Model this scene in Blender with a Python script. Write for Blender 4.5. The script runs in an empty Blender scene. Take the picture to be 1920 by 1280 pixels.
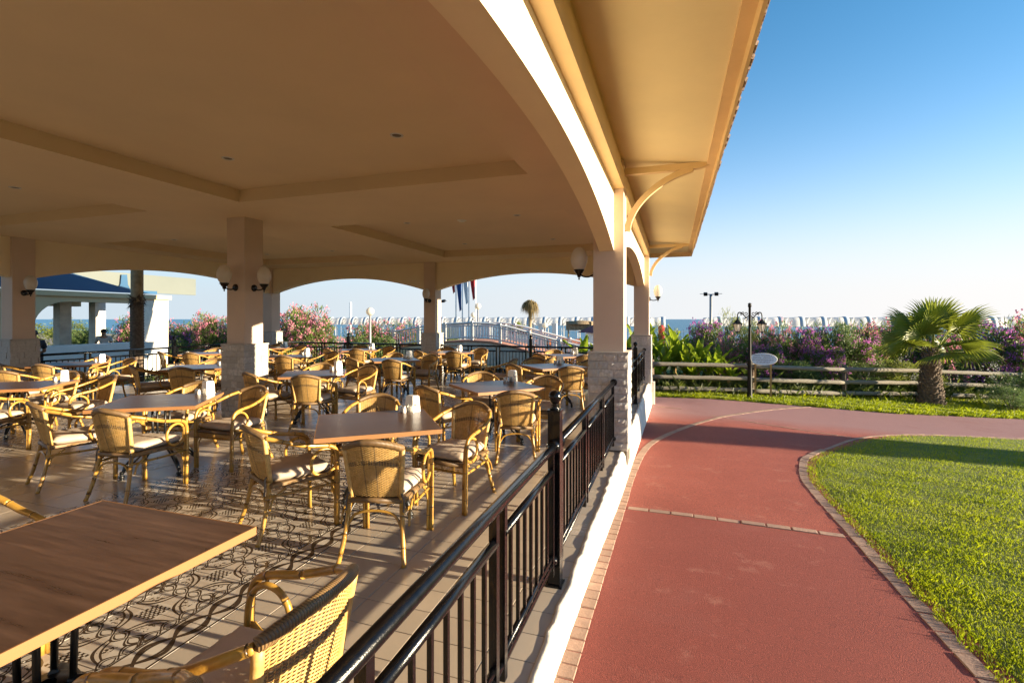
import bpy, math, random
import numpy as np
from mathutils import Vector, Matrix
random.seed(7); RNG = np.random.default_rng(7)
R = math.radians; PI = math.pi
S = bpy.context.scene; COL = S.collection

# ------------------------------------------------------------------ camera, sky, sun, exposure
cd = bpy.data.cameras.new('camera'); cam = bpy.data.objects.new('camera', cd); COL.objects.link(cam)
cam.location = (0, 0, 1.62); cam.rotation_euler = (R(90), 0, R(18.38))
cd.sensor_width = 36; cd.lens = 17.04; cd.shift_y = -0.0219; cd.clip_start = 0.05; cd.clip_end = 9000
S.camera = cam
SUN_EL, SUN_AZ = 9.4, 2.2          # azimuth measured from +X towards +Y
W = bpy.data.worlds.new('World'); S.world = W; W.use_nodes = True
wn = W.node_tree.nodes; wl = W.node_tree.links
sky = wn.new('ShaderNodeTexSky'); sky.sky_type = 'NISHITA'; sky.sun_disc = False
sky.sun_elevation = R(SUN_EL); sky.sun_rotation = R(90 - SUN_AZ)
sky.air_density = 0.6; sky.dust_density = 0.0; sky.ozone_density = 4.0
tint = wn.new('ShaderNodeMix'); tint.data_type = 'RGBA'; tint.blend_type = 'MULTIPLY'; tint.inputs[0].default_value = 1; tint.inputs[7].default_value = (0.52, 1.35, 1.15, 1)   # the camera's white balance
wl.new(sky.outputs[0], tint.inputs[6])
# sea haze: the sky pales evenly towards the horizon all round, a little brighter on the sun's side
def wm(op, a, b=None, c=None):
    n = wn.new('ShaderNodeMath'); n.operation = op
    for k, q in enumerate((a, b, c)):
        if q is None: continue
        if hasattr(q, 'links'): wl.new(q, n.inputs[k])
        else: n.inputs[k].default_value = q
    return n.outputs[0]
wtc = wn.new('ShaderNodeTexCoord'); wsx = wn.new('ShaderNodeSeparateXYZ'); wl.new(wtc.outputs['Generated'], wsx.inputs[0])
wz = wm('MAXIMUM', wsx.outputs[2], 0.0)
wf = wm('DIVIDE', 1.0, wm('ADD', wm('POWER', wm('DIVIDE', wz, 0.2), 3.0), 1.0))
HAZE = 3.3
hz = wn.new('ShaderNodeCombineXYZ')
for k, (a_, b_) in enumerate(((.86, .26), (.88, .155), (.90, .08))): wl.new(wm('MULTIPLY_ADD', wsx.outputs[0], b_*HAZE, a_*HAZE), hz.inputs[k])
hmix = wn.new('ShaderNodeMix'); hmix.data_type = 'RGBA'; wl.new(wf, hmix.inputs[0]); wl.new(tint.outputs[2], hmix.inputs[6]); wl.new(hz.outputs[0], hmix.inputs[7])
wl.new(hmix.outputs[2], wn['Background'].inputs[0]); wn['Background'].inputs[1].default_value = 0.094
sd = bpy.data.lights.new('sun', 'SUN'); sun = bpy.data.objects.new('sun', sd); COL.objects.link(sun)
ce = math.cos(R(SUN_EL))
sun.rotation_euler = Vector((-ce*math.cos(R(SUN_AZ)), -ce*math.sin(R(SUN_AZ)), -math.sin(R(SUN_EL)))).to_track_quat('-Z', 'Y').to_euler()
sun.location = (30, 0, 20)
sd.energy = 5.0; sd.angle = R(0.5); sd.color = (1.0, 0.83, 0.58)
S.view_settings.view_transform = 'Standard'; S.view_settings.look = 'None'
S.view_settings.exposure = 1.74; S.view_settings.gamma = 1.0; S.view_settings.use_curve_mapping = False
S.cycles.use_denoising = True; S.cycles.max_bounces = 7; S.cycles.diffuse_bounces = 5
S.cycles.glossy_bounces = 3; S.cycles.transparent_max_bounces = 6; S.cycles.caustics_reflective = False
S.cycles.sample_clamp_indirect = 8

# ------------------------------------------------------------------ mesh helpers
class MB:
    def __init__(s): s.v = []; s.f = []; s.m = []; s.a = []; s.sm = []
    def add(s, vs, fs, mi=0, a=0.0, smooth=False):
        o = len(s.v); s.v += [tuple(p) for p in vs]
        s.a += list(a) if hasattr(a, '__len__') else [a]*len(vs)
        for f in fs: s.f.append(tuple(i+o for i in f)); s.m.append(mi); s.sm.append(smooth)
        return s
    def box(s, c, d, rz=0, mi=0, a=0.0, M=None):
        hx, hy, hz = d[0]/2, d[1]/2, d[2]/2
        vs = [Vector((x, y, z)) for x in (-hx, hx) for y in (-hy, hy) for z in (-hz, hz)]
        if M is not None: vs = [M @ v for v in vs]
        if rz: m = Matrix.Rotation(rz, 3, 'Z'); vs = [m @ v for v in vs]
        vs = [v+Vector(c) for v in vs]
        return s.add(vs, [(0,1,3,2),(4,6,7,5),(0,4,5,1),(2,3,7,6),(0,2,6,4),(1,5,7,3)], mi, a)
    def bar(s, p, q, w, h, mi=0):
        p, q = Vector(p), Vector(q); d = q-p; L = d.length
        M = d.to_track_quat('Y', 'Z').to_matrix()
        return s.box((p+q)/2, (w, L, h), M=M, mi=mi)
    def tube(s, pts, r, n=8, mi=0, caps=True, ring=None, a=0.0, closed=False):
        pts = [Vector(p) for p in pts]; N = len(pts)
        rs = r if hasattr(r, '__len__') else [r]*N
        T = []
        for i in range(N):
            p0 = pts[i-1] if (i > 0 or closed) else pts[i]; p1 = pts[(i+1) % N] if (i < N-1 or closed) else pts[i]
            T.append((p1-p0).normalized())
        up = Vector((0, 0, 1)) if abs(T[0].z) < .9 else Vector((1, 0, 0))
        nrm = (up - T[0]*up.dot(T[0])).normalized(); vs = []; at = []
        for i in range(N):
            nrm = nrm - T[i]*nrm.dot(T[i])
            nrm = nrm.normalized() if nrm.length > 1e-6 else T[i].orthogonal().normalized()
            b = T[i].cross(nrm)
            for k in range(n):
                t = 2*PI*k/n; vs.append(pts[i]+(nrm*math.cos(t)+b*math.sin(t))*rs[i]); at.append(ring[i] if ring else a)
        fs = []
        for i in range(N if closed else N-1):
            j = (i+1) % N
            for k in range(n): fs.append((i*n+k, i*n+(k+1) % n, j*n+(k+1) % n, j*n+k))
        s.add(vs, fs, mi, at, True)
        if caps and not closed:
            o = len(s.v)-N*n
            s.f += [tuple(o+k for k in range(n))[::-1], tuple(o+(N-1)*n+k for k in range(n))]; s.m += [mi, mi]; s.sm += [False, False]
        return s
    def lathe(s, prof, n=16, c=(0, 0, 0), mi=0, a=0.0, smooth=True):
        vs = [(c[0]+r*math.cos(2*PI*k/n), c[1]+r*math.sin(2*PI*k/n), c[2]+z) for r, z in prof for k in range(n)]
        fs = [(i*n+k, i*n+(k+1) % n, (i+1)*n+(k+1) % n, (i+1)*n+k) for i in range(len(prof)-1) for k in range(n)]
        return s.add(vs, fs, mi, a, smooth)
    def prism(s, poly, t0, t1, axis='x', mi=0):
        def P(u, w, t): return (t, u, w) if axis == 'x' else ((u, t, w) if axis == 'y' else (u, w, t))
        n = len(poly); vs = [P(u, w, t0) for u, w in poly]+[P(u, w, t1) for u, w in poly]
        fs = [tuple(range(n)), tuple(range(2*n-1, n-1, -1))]+[(i, n+i, n+(i+1) % n, (i+1) % n) for i in range(n)]
        return s.add(vs, fs, mi)
    def build(s, name, mat, parent=None, loc=None, recalc=False):
        me = bpy.data.meshes.new(name); me.from_pydata(s.v, [], s.f)
        for m in (mat if isinstance(mat, (list, tuple)) else [mat]): me.materials.append(m)
        me.polygons.foreach_set('material_index', s.m); me.polygons.foreach_set('use_smooth', s.sm)
        at = me.attributes.new('v', 'FLOAT', 'POINT'); at.data.foreach_set('value', s.a)
        if recalc:
            import bmesh
            b = bmesh.new(); b.from_mesh(me); bmesh.ops.recalc_face_normals(b, faces=b.faces); b.to_mesh(me); b.free()
        me.update()
        return link(name, me, parent, loc)
def link(name, me, parent=None, loc=None, rot=None):
    o = bpy.data.objects.new(name, me); COL.objects.link(o)
    if parent is not None: o.parent = parent
    if loc is not None: o.location = loc
    if rot is not None: o.rotation_euler = rot
    return o
def tag(o, label, cat, group=None, kind=None):
    o['label'] = label; o['category'] = cat
    if group: o['group'] = group
    if kind: o['kind'] = kind
    return o
def thing(name, label, cat, loc=(0, 0, 0), rz=0, group=None):
    o = bpy.data.objects.new(name, None); COL.objects.link(o); o.location = loc; o.rotation_euler = (0, 0, rz)
    o.empty_display_size = .1
    return tag(o, label, cat, group)
KIDS = {}
def kids_of(o): return list(o.children)
def dup(root, loc, rz=0, label=None, group=None, sc=None):
    r = root.copy(); COL.objects.link(r); r.location = loc; r.rotation_euler = (0, 0, rz)
    if sc: r.scale = sc
    if label: r['label'] = label
    if group: r['group'] = group
    if root.name not in KIDS: KIDS[root.name] = [(c, list(c.children)) for c in root.children]
    for c, gs in KIDS[root.name]:
        d = c.copy(); COL.objects.link(d); d.parent = r
        if c.name.startswith('cushion'): d.rotation_euler = (random.uniform(-.015, .015), random.uniform(-.015, .015), random.uniform(-.07, .07)); d.location = (random.uniform(-.008, .008), random.uniform(-.012, .012), random.uniform(0, .004))
        for g in gs: e = g.copy(); COL.objects.link(e); e.parent = d
    return r
def spline(pts, n=8):
    P = [Vector(p) for p in pts]; P = [2*P[0]-P[1]]+P+[2*P[-1]-P[-2]]; out = []
    for i in range(1, len(P)-2):
        for k in range(n):
            t = k/n; a, b, c, d = P[i-1:i+3]
            out.append(.5*((2*b)+(c-a)*t+(2*a-5*b+4*c-d)*t*t+(3*b-a-3*c+d)*t**3))
    out.append(P[-2]); return out
def sstep(a, b, x):
    t = max(0, min(1, (x-a)/(b-a))); return t*t*(3-2*t)
def gz(x, y):      # height of the ground outside the pavilion
    b = -0.05-0.043*max(0, min(y, 12.5))
    g = b-0.045*max(0, min(x, 12)-1)*sstep(6, 14, y)
    return g-0.9*sstep(24, 44, y)-1.3*sstep(60, 110, y)

# ------------------------------------------------------------------ materials
class N:           # tiny expression wrapper round math nodes
    def __init__(s, nt, sock): s.nt = nt; s.k = sock
    def op(s, o, b=None, c=None):
        n = s.nt.nodes.new('ShaderNodeMath'); n.operation = o
        s.nt.links.new(s.k, n.inputs[0])
        for i, q in ((1, b), (2, c)):
            if q is None: continue
            if isinstance(q, N): s.nt.links.new(q.k, n.inputs[i])
            else: n.inputs[i].default_value = q
        return N(s.nt, n.outputs[0])
    def __add__(s, b): return s.op('ADD', b)
    def __sub__(s, b): return s.op('SUBTRACT', b)
    def __mul__(s, b): return s.op('MULTIPLY', b)
    def lt(s, b): return s.op('LESS_THAN', b)
    def gt(s, b): return s.op('GREATER_THAN', b)
    def ab(s): return s.op('ABSOLUTE')
    def sin(s): return s.op('SINE')
    def mx(s, b): return s.op('MAXIMUM', b)
    def mn(s, b): return s.op('MINIMUM', b)
    def fr(s): return s.op('FRACT')
    def sqrt(s): return s.op('SQRT')
def newmat(name):
    m = bpy.data.materials.new(name); m.use_nodes = True; nt = m.node_tree
    return m, nt, nt.nodes['Principled BSDF']
def pos(nt): return nt.nodes.new('ShaderNodeNewGeometry').outputs['Position']
def noise(nt, vec, scale, detail=3, rough=.5):
    n = nt.nodes.new('ShaderNodeTexNoise'); n.inputs['Scale'].default_value = scale
    n.inputs['Detail'].default_value = detail; n.inputs['Roughness'].default_value = rough
    if vec is not None: nt.links.new(vec, n.inputs['Vector'])
    return n.outputs[0]
def mixc(nt, fac, a, b):
    n = nt.nodes.new('ShaderNodeMix'); n.data_type = 'RGBA'
    for i, q in ((0, fac), (6, a), (7, b)):
        if isinstance(q, N): q = q.k
        if hasattr(q, 'links'): nt.links.new(q, n.inputs[i])
        elif i: n.inputs[i].default_value = (*q, 1)
        else: n.inputs[0].default_value = q
    return n.outputs[2]
def remap(nt, v, a, b, c=0., d=1.):
    n = nt.nodes.new('ShaderNodeMapRange'); nt.links.new(v.k if isinstance(v, N) else v, n.inputs[0])
    for i, q in zip((1, 2, 3, 4), (a, b, c, d)): n.inputs[i].default_value = q
    return n.outputs[0]
def bump(nt, p, h, strength, dist=.01):
    n = nt.nodes.new('ShaderNodeBump'); n.inputs['Strength'].default_value = strength; n.inputs['Distance'].default_value = dist
    nt.links.new(h, n.inputs['Height']); nt.links.new(n.outputs[0], p.inputs['Normal'])
def attr(nt): n = nt.nodes.new('ShaderNodeAttribute'); n.attribute_name = 'v'; return n.outputs['Fac']
def rnd(nt): return nt.nodes.new('ShaderNodeObjectInfo').outputs['Random']
def objc(nt): return nt.nodes.new('ShaderNodeTexCoord').outputs['Object']
def M(name, col, rough=.6, var=.12, scale=3, bmp=0, bscale=60, metal=0, coat=0, rand=0, stretch=None, spec=.5):
    m, nt, p = newmat(name); g = pos(nt)
    if stretch:
        mp = nt.nodes.new('ShaderNodeMapping'); nt.links.new(objc(nt), mp.inputs[0]); mp.inputs['Scale'].default_value = stretch; g = mp.outputs[0]
    dark = tuple(c*(1-var*1.6) for c in col); lite = tuple(min(1, c*(1+var)) for c in col)
    f = remap(nt, noise(nt, g, scale, 5, .6), .25, .75)
    c = mixc(nt, f, dark, lite)
    if rand: c = mixc(nt, remap(nt, rnd(nt), 0, 1, 0, 1), c, tuple(x*(1-rand) for x in col))
    nt.links.new(c, p.inputs['Base Color'])
    nt.links.new(remap(nt, f, 0, 1, max(0, rough-.06), min(1, rough+.06)), p.inputs['Roughness'])
    p.inputs['Metallic'].default_value = metal; p.inputs['Coat Weight'].default_value = coat; p.inputs['Specular IOR Level'].default_value = spec
    if bmp: bump(nt, p, noise(nt, g, bscale, 4, .65), bmp)
    return m
def leafmat(name, c0, c1, trans=.35, rough=.45):
    m, nt, p = newmat(name)
    c = mixc(nt, attr(nt), c0, c1); c = mixc(nt, remap(nt, rnd(nt), 0, 1, 0, .35), c, tuple(x*.7 for x in c0))
    nt.links.new(c, p.inputs['Base Color']); p.inputs['Roughness'].default_value = rough
    t = nt.nodes.new('ShaderNodeBsdfTranslucent'); nt.links.new(c, t.inputs[0])
    mx = nt.nodes.new('ShaderNodeMixShader'); mx.inputs[0].default_value = trans
    nt.links.new(p.outputs[0], mx.inputs[1]); nt.links.new(t.outputs[0], mx.inputs[2])
    nt.links.new(mx.outputs[0], nt.nodes['Material Output'].inputs[0]); return m

m_cream = M('cream_plaster', (.86, .74, .53), .8, .04, 1.2, .12, 120)
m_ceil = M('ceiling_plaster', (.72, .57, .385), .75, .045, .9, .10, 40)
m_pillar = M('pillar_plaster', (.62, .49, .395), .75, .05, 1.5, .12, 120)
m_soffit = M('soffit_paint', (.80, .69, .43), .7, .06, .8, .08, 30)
m_trim = M('trim_paint', (.70, .52, .28), .6, .08, 2, .05, 90)
m_tileroof = M('clay_roof_tile', (.15, .095, .065), .8, .35, 8, .3, 80)
m_stone = M('split_stone', (.60, .575, .54), .85, .26, 26, .9, 60, rand=.35)
m_capst = M('stone_cap', (.45, .42, .38), .7, .15, 8, .3, 60)
m_white = M('white_render', (.74, .69, .60), .85, .16, 3.5, .5, 30)
m_iron = M('black_gloss_iron', (.004, .004, .005), .2, .3, 30, .12, 150, coat=.15, spec=.3)
m_cast = M('cast_iron_foot', (.012, .012, .012), .35, .3, 30)
m_tile = M('beige_floor_tile', (.52, .43, .335), .24, .10, 2.2, .05, 300, rand=.14)
m_grout = M('dark_grout', (.12, .10, .08), .9, .2, 30)
m_edge = M('wood_edge_band', (.33, .155, .058), .5, .25, 30, stretch=(1.2, 60, 60))
m_chrome = M('brushed_steel', (.62, .60, .56), .32, .05, 60, metal=.85)
m_plastic = M('white_shaker', (.78, .75, .70), .35, .03, 5)
m_cush = M('beige_cushion_cloth', (.52, .42, .32), .9, .10, 9, .35, 16)
m_strap = M('grey_cushion_strap', (.16, .14, .12), .9, .1)
m_brown = M('brown_wicker', (.25, .16, .07), .6, .35, 60, .3, 200)
m_brick = M('tan_paving_brick', (.42, .27, .20), .9, .22, 14, .5, 60, rand=.3)
m_lamppost = M('dark_lamp_paint', (.005, .0048, .0045), .45, .3, 20, .1, 60, spec=.2)
m_log = M('grey_weathered_log', (.24, .215, .17), .85, .35, 6, .6, 30, stretch=(30, 30, 2.2))
m_stake = M('yellow_wood_stake', (.40, .25, .09), .8, .2, 20)
m_bark = M('palm_bark', (.16, .115, .08), .9, .4, 18, .8, 40)
m_bark2 = M('pale_palm_bark', (.42, .32, .2), .9, .25, 10, .6, 30)
m_wpaint = M('white_paint', (.78, .78, .76), .45, .05, 4)
m_grey = M('grey_steel', (.28, .29, .31), .45, .1, 6)
m_signb = M('pale_blue_board', (.55, .72, .90), .5, .05, 6)
m_ink = M('dark_sign_ink', (.03, .04, .09), .6, .1)
m_red = M('red_cloth', (.55, .03, .03), .7, .1); m_blue = M('blue_cloth', (.03, .10, .30), .7, .1)
m_wcloth = M('white_cloth', (.75, .78, .82), .7, .06)
m_bluepanel = M('blue_sign_panel', (.008, .085, .20), .5, .12, .4)
m_palepanel = M('pale_green_panel', (.125, .145, .135), .5, .04, .5)
m_barwall = M('bar_beige_and_lintel_shade', (.60, .47, .28), .85, .06, 1, .1, 60)
m_thatch = M('dry_thatch', (.27, .20, .12), .95, .4, 12, .8, 40)
m_maroon = M('maroon_roof', (.22, .05, .05), .7, .2, 4)
m_orange = M('orange_bed_cushion', (.42, .12, .035), .8, .2, 3)
m_teal = M('teal_bin_plastic', (.02, .22, .33), .5, .1)
m_skin = M('skin', (.45, .26, .17), .6, .05); m_hair = M('dark_hair', (.02, .015, .012), .6, .2, 30)
m_shirt = M('white_shirt', (.75, .75, .75), .85, .04, 5); m_trous = M('dark_trousers', (.03, .035, .05), .85, .1)
m_rib = M('canopy_end_shade', (.36, .43, .50), .6, .06, 1)  # grey-blue stands in for the shaded side of the flared canopy ends
m_deckred = M('terracotta_deck', (.45, .22, .15), .8, .15, 5)

def mk_rattan():
    m, nt, p = newmat('golden_rattan_cane'); g = pos(nt)
    f = remap(nt, noise(nt, g, 9, 4, .6), .3, .7)
    c = mixc(nt, f, (.27, .135, .022), (.58, .335, .06))
    c = mixc(nt, remap(nt, rnd(nt), 0, 1, 0, .35), c, (.40, .20, .04))
    c = mixc(nt, attr(nt), c, (.05, .025, .01))
    nt.links.new(c, p.inputs['Base Color']); p.inputs['Roughness'].default_value = .33
    p.inputs['Coat Weight'].default_value = .25; bump(nt, p, noise(nt, g, 120, 2), .08); return m
m_rattan = mk_rattan()
def mk_wicker():
    m, nt, p = newmat('straw_wicker'); g = pos(nt)
    f = remap(nt, noise(nt, g, 40, 3, .6), .3, .7)
    c = mixc(nt, f, (.50, .30, .085), (.74, .48, .18))
    c = mixc(nt, remap(nt, rnd(nt), 0, 1, 0, .3), c, (.46, .26, .07))
    nt.links.new(c, p.inputs['Base Color']); p.inputs['Roughness'].default_value = .5; return m
m_wick = mk_wicker()
def mk_wrap():
    m, nt, p = newmat('wrapped_wicker'); g = objc(nt); 
    w = nt.nodes.new('ShaderNodeTexWave'); w.wave_type = 'BANDS'; w.bands_direction = 'X'; w.inputs['Scale'].default_value = 42
    w.inputs['Distortion'].default_value = .6; nt.links.new(g, w.inputs['Vector'])
    f = noise(nt, g, 14, 3)
    c = mixc(nt, remap(nt, f, .35, .65), (.17, .098, .042), (.29, .175, .07))
    c = mixc(nt, remap(nt, w.outputs['Fac'], 0, .35, .75, 0), c, (.06, .035, .018))
    nt.links.new(c, p.inputs['Base Color']); p.inputs['Roughness'].default_value = .42
    bump(nt, p, w.outputs['Fac'], .5, .004); return m
m_wrap = mk_wrap()
def mk_top():
    m, nt, p = newmat('walnut_laminate'); g = objc(nt)
    mp = nt.nodes.new('ShaderNodeMapping'); nt.links.new(g, mp.inputs[0]); mp.inputs['Scale'].default_value = (2.2, 26, 4)
    ri = nt.nodes.new('ShaderNodeCombineXYZ'); nt.links.new((N(nt, rnd(nt))*37.).k, ri.inputs[0]); nt.links.new(ri.outputs[0], mp.inputs['Location'])
    a = noise(nt, mp.outputs[0], 1.0, 8, .68)
    sx = nt.nodes.new('ShaderNodeSeparateXYZ'); nt.links.new(g, sx.inputs[0])
    pl = (N(nt, sx.outputs[1])*7.0).op('FLOOR').op('MULTIPLY', 12.9).sin().op('MULTIPLY', 43.7).fr()
    c = mixc(nt, remap(nt, a, .3, .7), (.060, .030, .019), (.18, .098, .062))
    c = mixc(nt, (pl*.28).k, c, (.05, .027, .018))
    nt.links.new(c, p.inputs['Base Color'])
    nt.links.new(remap(nt, a, .3, .7, .26, .36), p.inputs['Roughness']); bump(nt, p, a, .12, .002); return m
m_top = mk_top()
def mk_pattern():
    m, nt, p = newmat('patterned_encaustic_tile')
    sx = nt.nodes.new('ShaderNodeSeparateXYZ'); nt.links.new(pos(nt), sx.inputs[0])
    X = N(nt, sx.outputs[0]); Y = N(nt, sx.outputs[1]); P = .4
    u = ((X+2.935)*(1/P)+100.).fr()-.5; v = ((Y-1.72)*(1/P)+100.).fr()-.5
    au, av = u.ab(), v.ab(); eu = au*-1.+.5; ev = av*-1.+.5            # distance to the cell edges
    def braid(e, t, A, k, w): return (((t*(2*PI*k)).sin()*A).ab()-e).ab().lt(w)
    def inner(e, t, A, k, w): return (((t*(2*PI*k)).sin()*A).ab()-e-.042).ab().lt(w)
    d = braid(ev, u, .10, 2., .016).mx(inner(ev, u, .10, 2., .012))
    d = d.mx(braid(eu, v, .10, 2., .016)).mx(inner(eu, v, .10, 2., .012))
    sq = au.mx(av)
    fine = ((u*84.).sin()*(v*84.).sin()).gt(-.1)
    d = d.mx(sq.lt(.15)*fine)
    r0 = (u*u+v*v).sqrt()
    petal = (((u*v).ab().sqrt()-.17).ab().lt(.014)).mx(((u*v).ab().sqrt()-.225).ab().lt(.010))*r0.lt(.42)*r0.gt(.2)
    d = d.mx(petal)
    fl = N(nt, noise(nt, pos(nt), 58, 2)).gt(.56)*((au-.27).ab().mx((av-.27).ab())).lt(.085)
    d = d.mx(fl)
    # chain border along the path-side edge
    bx = (X+2.41).ab(); inb = X.gt(-2.51)
    br = ((((Y*(PI/.2)).sin()*.062).ab()-bx).ab().lt(.013)).mx((((Y*(PI/.2)).sin()*.040).ab()-bx).ab().lt(.008)).mx((bx-.088).ab().lt(.006))
    d = (d*(inb*-1.+1.)).mx(br*inb)
    nz = noise(nt, pos(nt), 5, 4)
    base = mixc(nt, remap(nt, nz, .3, .7), (.50, .43, .36), (.63, .56, .47))
    base = mixc(nt, (sq.gt(.2)*r0.lt(.42)*.25).k, base, (.33, .22, .14))
    c = mixc(nt, d.k, base, (.055, .036, .024))
    nt.links.new(c, p.inputs['Base Color']); p.inputs['Roughness'].default_value = .24; return m
m_pattern = mk_pattern()
def mk_path():
    m, nt, p = newmat('red_rubber_granules'); g = pos(nt)
    f = noise(nt, g, 1.1, 5, .6); s = noise(nt, g, 210, 2, .5)
    c = mixc(nt, remap(nt, f, .3, .7), (.40, .084, .052), (.53, .128, .082))
    c = mixc(nt, remap(nt, s, .40, .62), tuple(x*.42 for x in (.30, .07, .05)), c)
    sx = nt.nodes.new('ShaderNodeSeparateXYZ'); nt.links.new(g, sx.inputs[0])
    old = remap(nt, (N(nt, sx.outputs[1])+N(nt, f)*1.2).k, 11.2, 12.6)       # the older, faded stretch of rubber
    c = mixc(nt, old, c, (.30, .15, .145))
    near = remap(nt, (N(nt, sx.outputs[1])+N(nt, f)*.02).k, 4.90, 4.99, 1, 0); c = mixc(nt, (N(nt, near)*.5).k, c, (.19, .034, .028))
    st = remap(nt, noise(nt, g, .55, 6, .7), .54, .72, 0, .5); c = mixc(nt, st, c, (.22, .075, .065))
    c = mixc(nt, remap(nt, noise(nt, g, 2.7, 7, .75), .58, .76, 0, .4), c, (.52, .27, .2))
    nt.links.new(c, p.inputs['Base Color']); p.inputs['Roughness'].default_value = .85
    bump(nt, p, s, .9, .006); return m
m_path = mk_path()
def mk_ground():
    m, nt, p = newmat('earth_and_sand'); g = pos(nt)
    sx = nt.nodes.new('ShaderNodeSeparateXYZ'); nt.links.new(g, sx.inputs[0])
    f = noise(nt, g, 1.4, 6, .65)
    c = mixc(nt, remap(nt, f, .35, .65), (.055, .065, .022), (.15, .125, .065))
    c = mixc(nt, remap(nt, (N(nt, sx.outputs[1])+N(nt, f)*3.).k, 26, 30), c, (.42, .34, .25))
    nt.links.new(c, p.inputs['Base Color']); p.inputs['Roughness'].default_value = .95
    bump(nt, p, noise(nt, g, 22, 4), .5, .04); return m
m_ground = mk_ground()
def mk_lawn():
    m, nt, p = newmat('lawn_soil'); g = pos(nt)
    c = mixc(nt, remap(nt, noise(nt, g, 12, 5, .7), .3, .7), (.06, .09, .010), (.16, .19, .03)); c = mixc(nt, remap(nt, noise(nt, g, 1.3, 5, .7), .52, .7, 0, .6), c, (.24, .20, .07))
    nt.links.new(c, p.inputs['Base Color']); p.inputs['Roughness'].default_value = .95
    bump(nt, p, noise(nt, g, 60, 3), .9, .02); return m
m_lawn = mk_lawn()
def mk_sea():
    m, nt, p = newmat('sea_water'); g = pos(nt)
    mp = nt.nodes.new('ShaderNodeMapping'); nt.links.new(g, mp.inputs[0]); mp.inputs['Scale'].default_value = (.25, .6, 1)
    p.inputs['Base Color'].default_value = (.07, .20, .28, 1); p.inputs['Roughness'].default_value = .35
    bump(nt, p, noise(nt, mp.outputs[0], 1.2, 5, .6), .9, .5); return m
m_sea = mk_sea()
def mk_globe():
    m, nt, p = newmat('opal_lamp_glass'); p.inputs['Base Color'].default_value = (.80, .76, .70, 1)
    p.inputs['Roughness'].default_value = .12
    t = nt.nodes.new('ShaderNodeBsdfTranslucent'); t.inputs[0].default_value = (.85, .8, .7, 1)
    mx = nt.nodes.new('ShaderNodeMixShader'); mx.inputs[0].default_value = .45
    nt.links.new(p.outputs[0], mx.inputs[1]); nt.links.new(t.outputs[0], mx.inputs[2]); nt.links.new(mx.outputs[0], nt.nodes['Material Output'].inputs[0]); return m
m_globe = mk_globe()
m_canopy = leafmat('white_canopy_fabric', (.86, .86, .86), (.88, .88, .88), .45, .5)
m_blade = leafmat('grass_blade', (.20, .27, .005), (.46, .50, .013), .5, .5)
m_olean = leafmat('oleander_leaf', (.085, .15, .03), (.23, .31, .07), .52)
m_tama = leafmat('pale_shrub_leaf', (.16, .21, .03), (.36, .38, .08), .45)
m_tama2 = leafmat('green_shrub_leaf', (.08, .14, .04), (.20, .27, .08), .4)
m_pink = leafmat('pink_blossom', (.60, .16, .28), (.78, .38, .44), .4, .7)
m_purple = leafmat('purple_blossom', (.44, .10, .44), (.74, .27, .62), .45, .7)
m_banana = leafmat('banana_leaf', (.15, .24, .012), (.34, .42, .03), .55, .35)
m_fan = leafmat('fan_palm_leaf', (.12, .17, .016), (.30, .33, .04), .5, .38)
m_dry = leafmat('dry_palm_leaf', (.16, .115, .04), (.32, .24, .10), .3, .7)
m_weed = leafmat('weed_leaf', (.05, .085, .015), (.15, .18, .03), .4)
m_cyp = leafmat('cypress_leaf', (.02, .045, .012), (.05, .08, .02), .15)

# ------------------------------------------------------------------ ground, path, lawns, sea
def sheet(name, xs, ys, zf, mat, kind='structure', parent=None):
    mb = MB(); nx = len(xs)
    vs = [(x, y, zf(x, y)) for y in ys for x in xs]
    fs = [(j*nx+i, j*nx+i+1, (j+1)*nx+i+1, (j+1)*nx+i) for j in range(len(ys)-1) for i in range(nx-1)]
    mb.add(vs, fs, smooth=True); o = mb.build(name, mat, parent); o['kind'] = kind; return o
def lin(a, b, n): return [a+(b-a)*i/n for i in range(n+1)]
gx = [-900, -400, -200]+lin(-120, 60, 60)+[120, 200, 400, 900]; gy = [-300, -100, -30]+lin(-10, 120, 65)+[160]
sheet('ground', gx, gy, lambda x, y: gz(x, y)-.06-(4 if y > 121 else 0), m_ground)
mb = MB(); mb.add([(-8000, 68, -2.35), (8000, 68, -2.35), (8000, 8500, -2.35), (-8000, 8500, -2.35)], [(0, 1, 2, 3)])
mb.build('sea', m_sea)['kind'] = 'structure'
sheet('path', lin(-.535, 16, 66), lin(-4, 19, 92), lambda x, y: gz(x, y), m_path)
BORD = [(-5, 1.55), (3.5, 1.55), (5.4, 1.56), (6.28, 1.57), (6.8, 1.60), (7.21, 1.68), (7.7, 1.80), (8.08, 1.93), (8.8, 2.33), (9.4, 2.72), (10.23, 3.22), (11.22, 4.12), (11.97, 5.2), (12.61, 6.8), (13.3, 9.5), (14.2, 15.5)]
def bordx(y): return float(np.interp(y, [p[0] for p in BORD], [p[1] for p in BORD]))
def fary(x): return float(np.interp(x, [-3, -.6, 2, 5.3, 8.4, 16], [14.3, 14.32, 14.56, 14.75, 15.75, 18.6]))
ly = lin(-5, 6, 22)+lin(6.2, 14, 40)
mb = MB(); nx = 30
vs = []
for y in ly:
    b = bordx(y)
    for i in range(nx+1):
        x = b+(16.5-b)*(i/nx)**1.5; vs.append((x, y, gz(x, y)+(.003 if i else -.03)))
mb.add(vs, [(j*(nx+1)+i, j*(nx+1)+i+1, (j+1)*(nx+1)+i+1, (j+1)*(nx+1)+i) for j in range(len(ly)-1) for i in range(nx)], smooth=True)
mb.build('lawn', m_lawn)['kind'] = 'structure'
mb = MB(); vs = []; vx = lin(-3, 16, 76)
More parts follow.
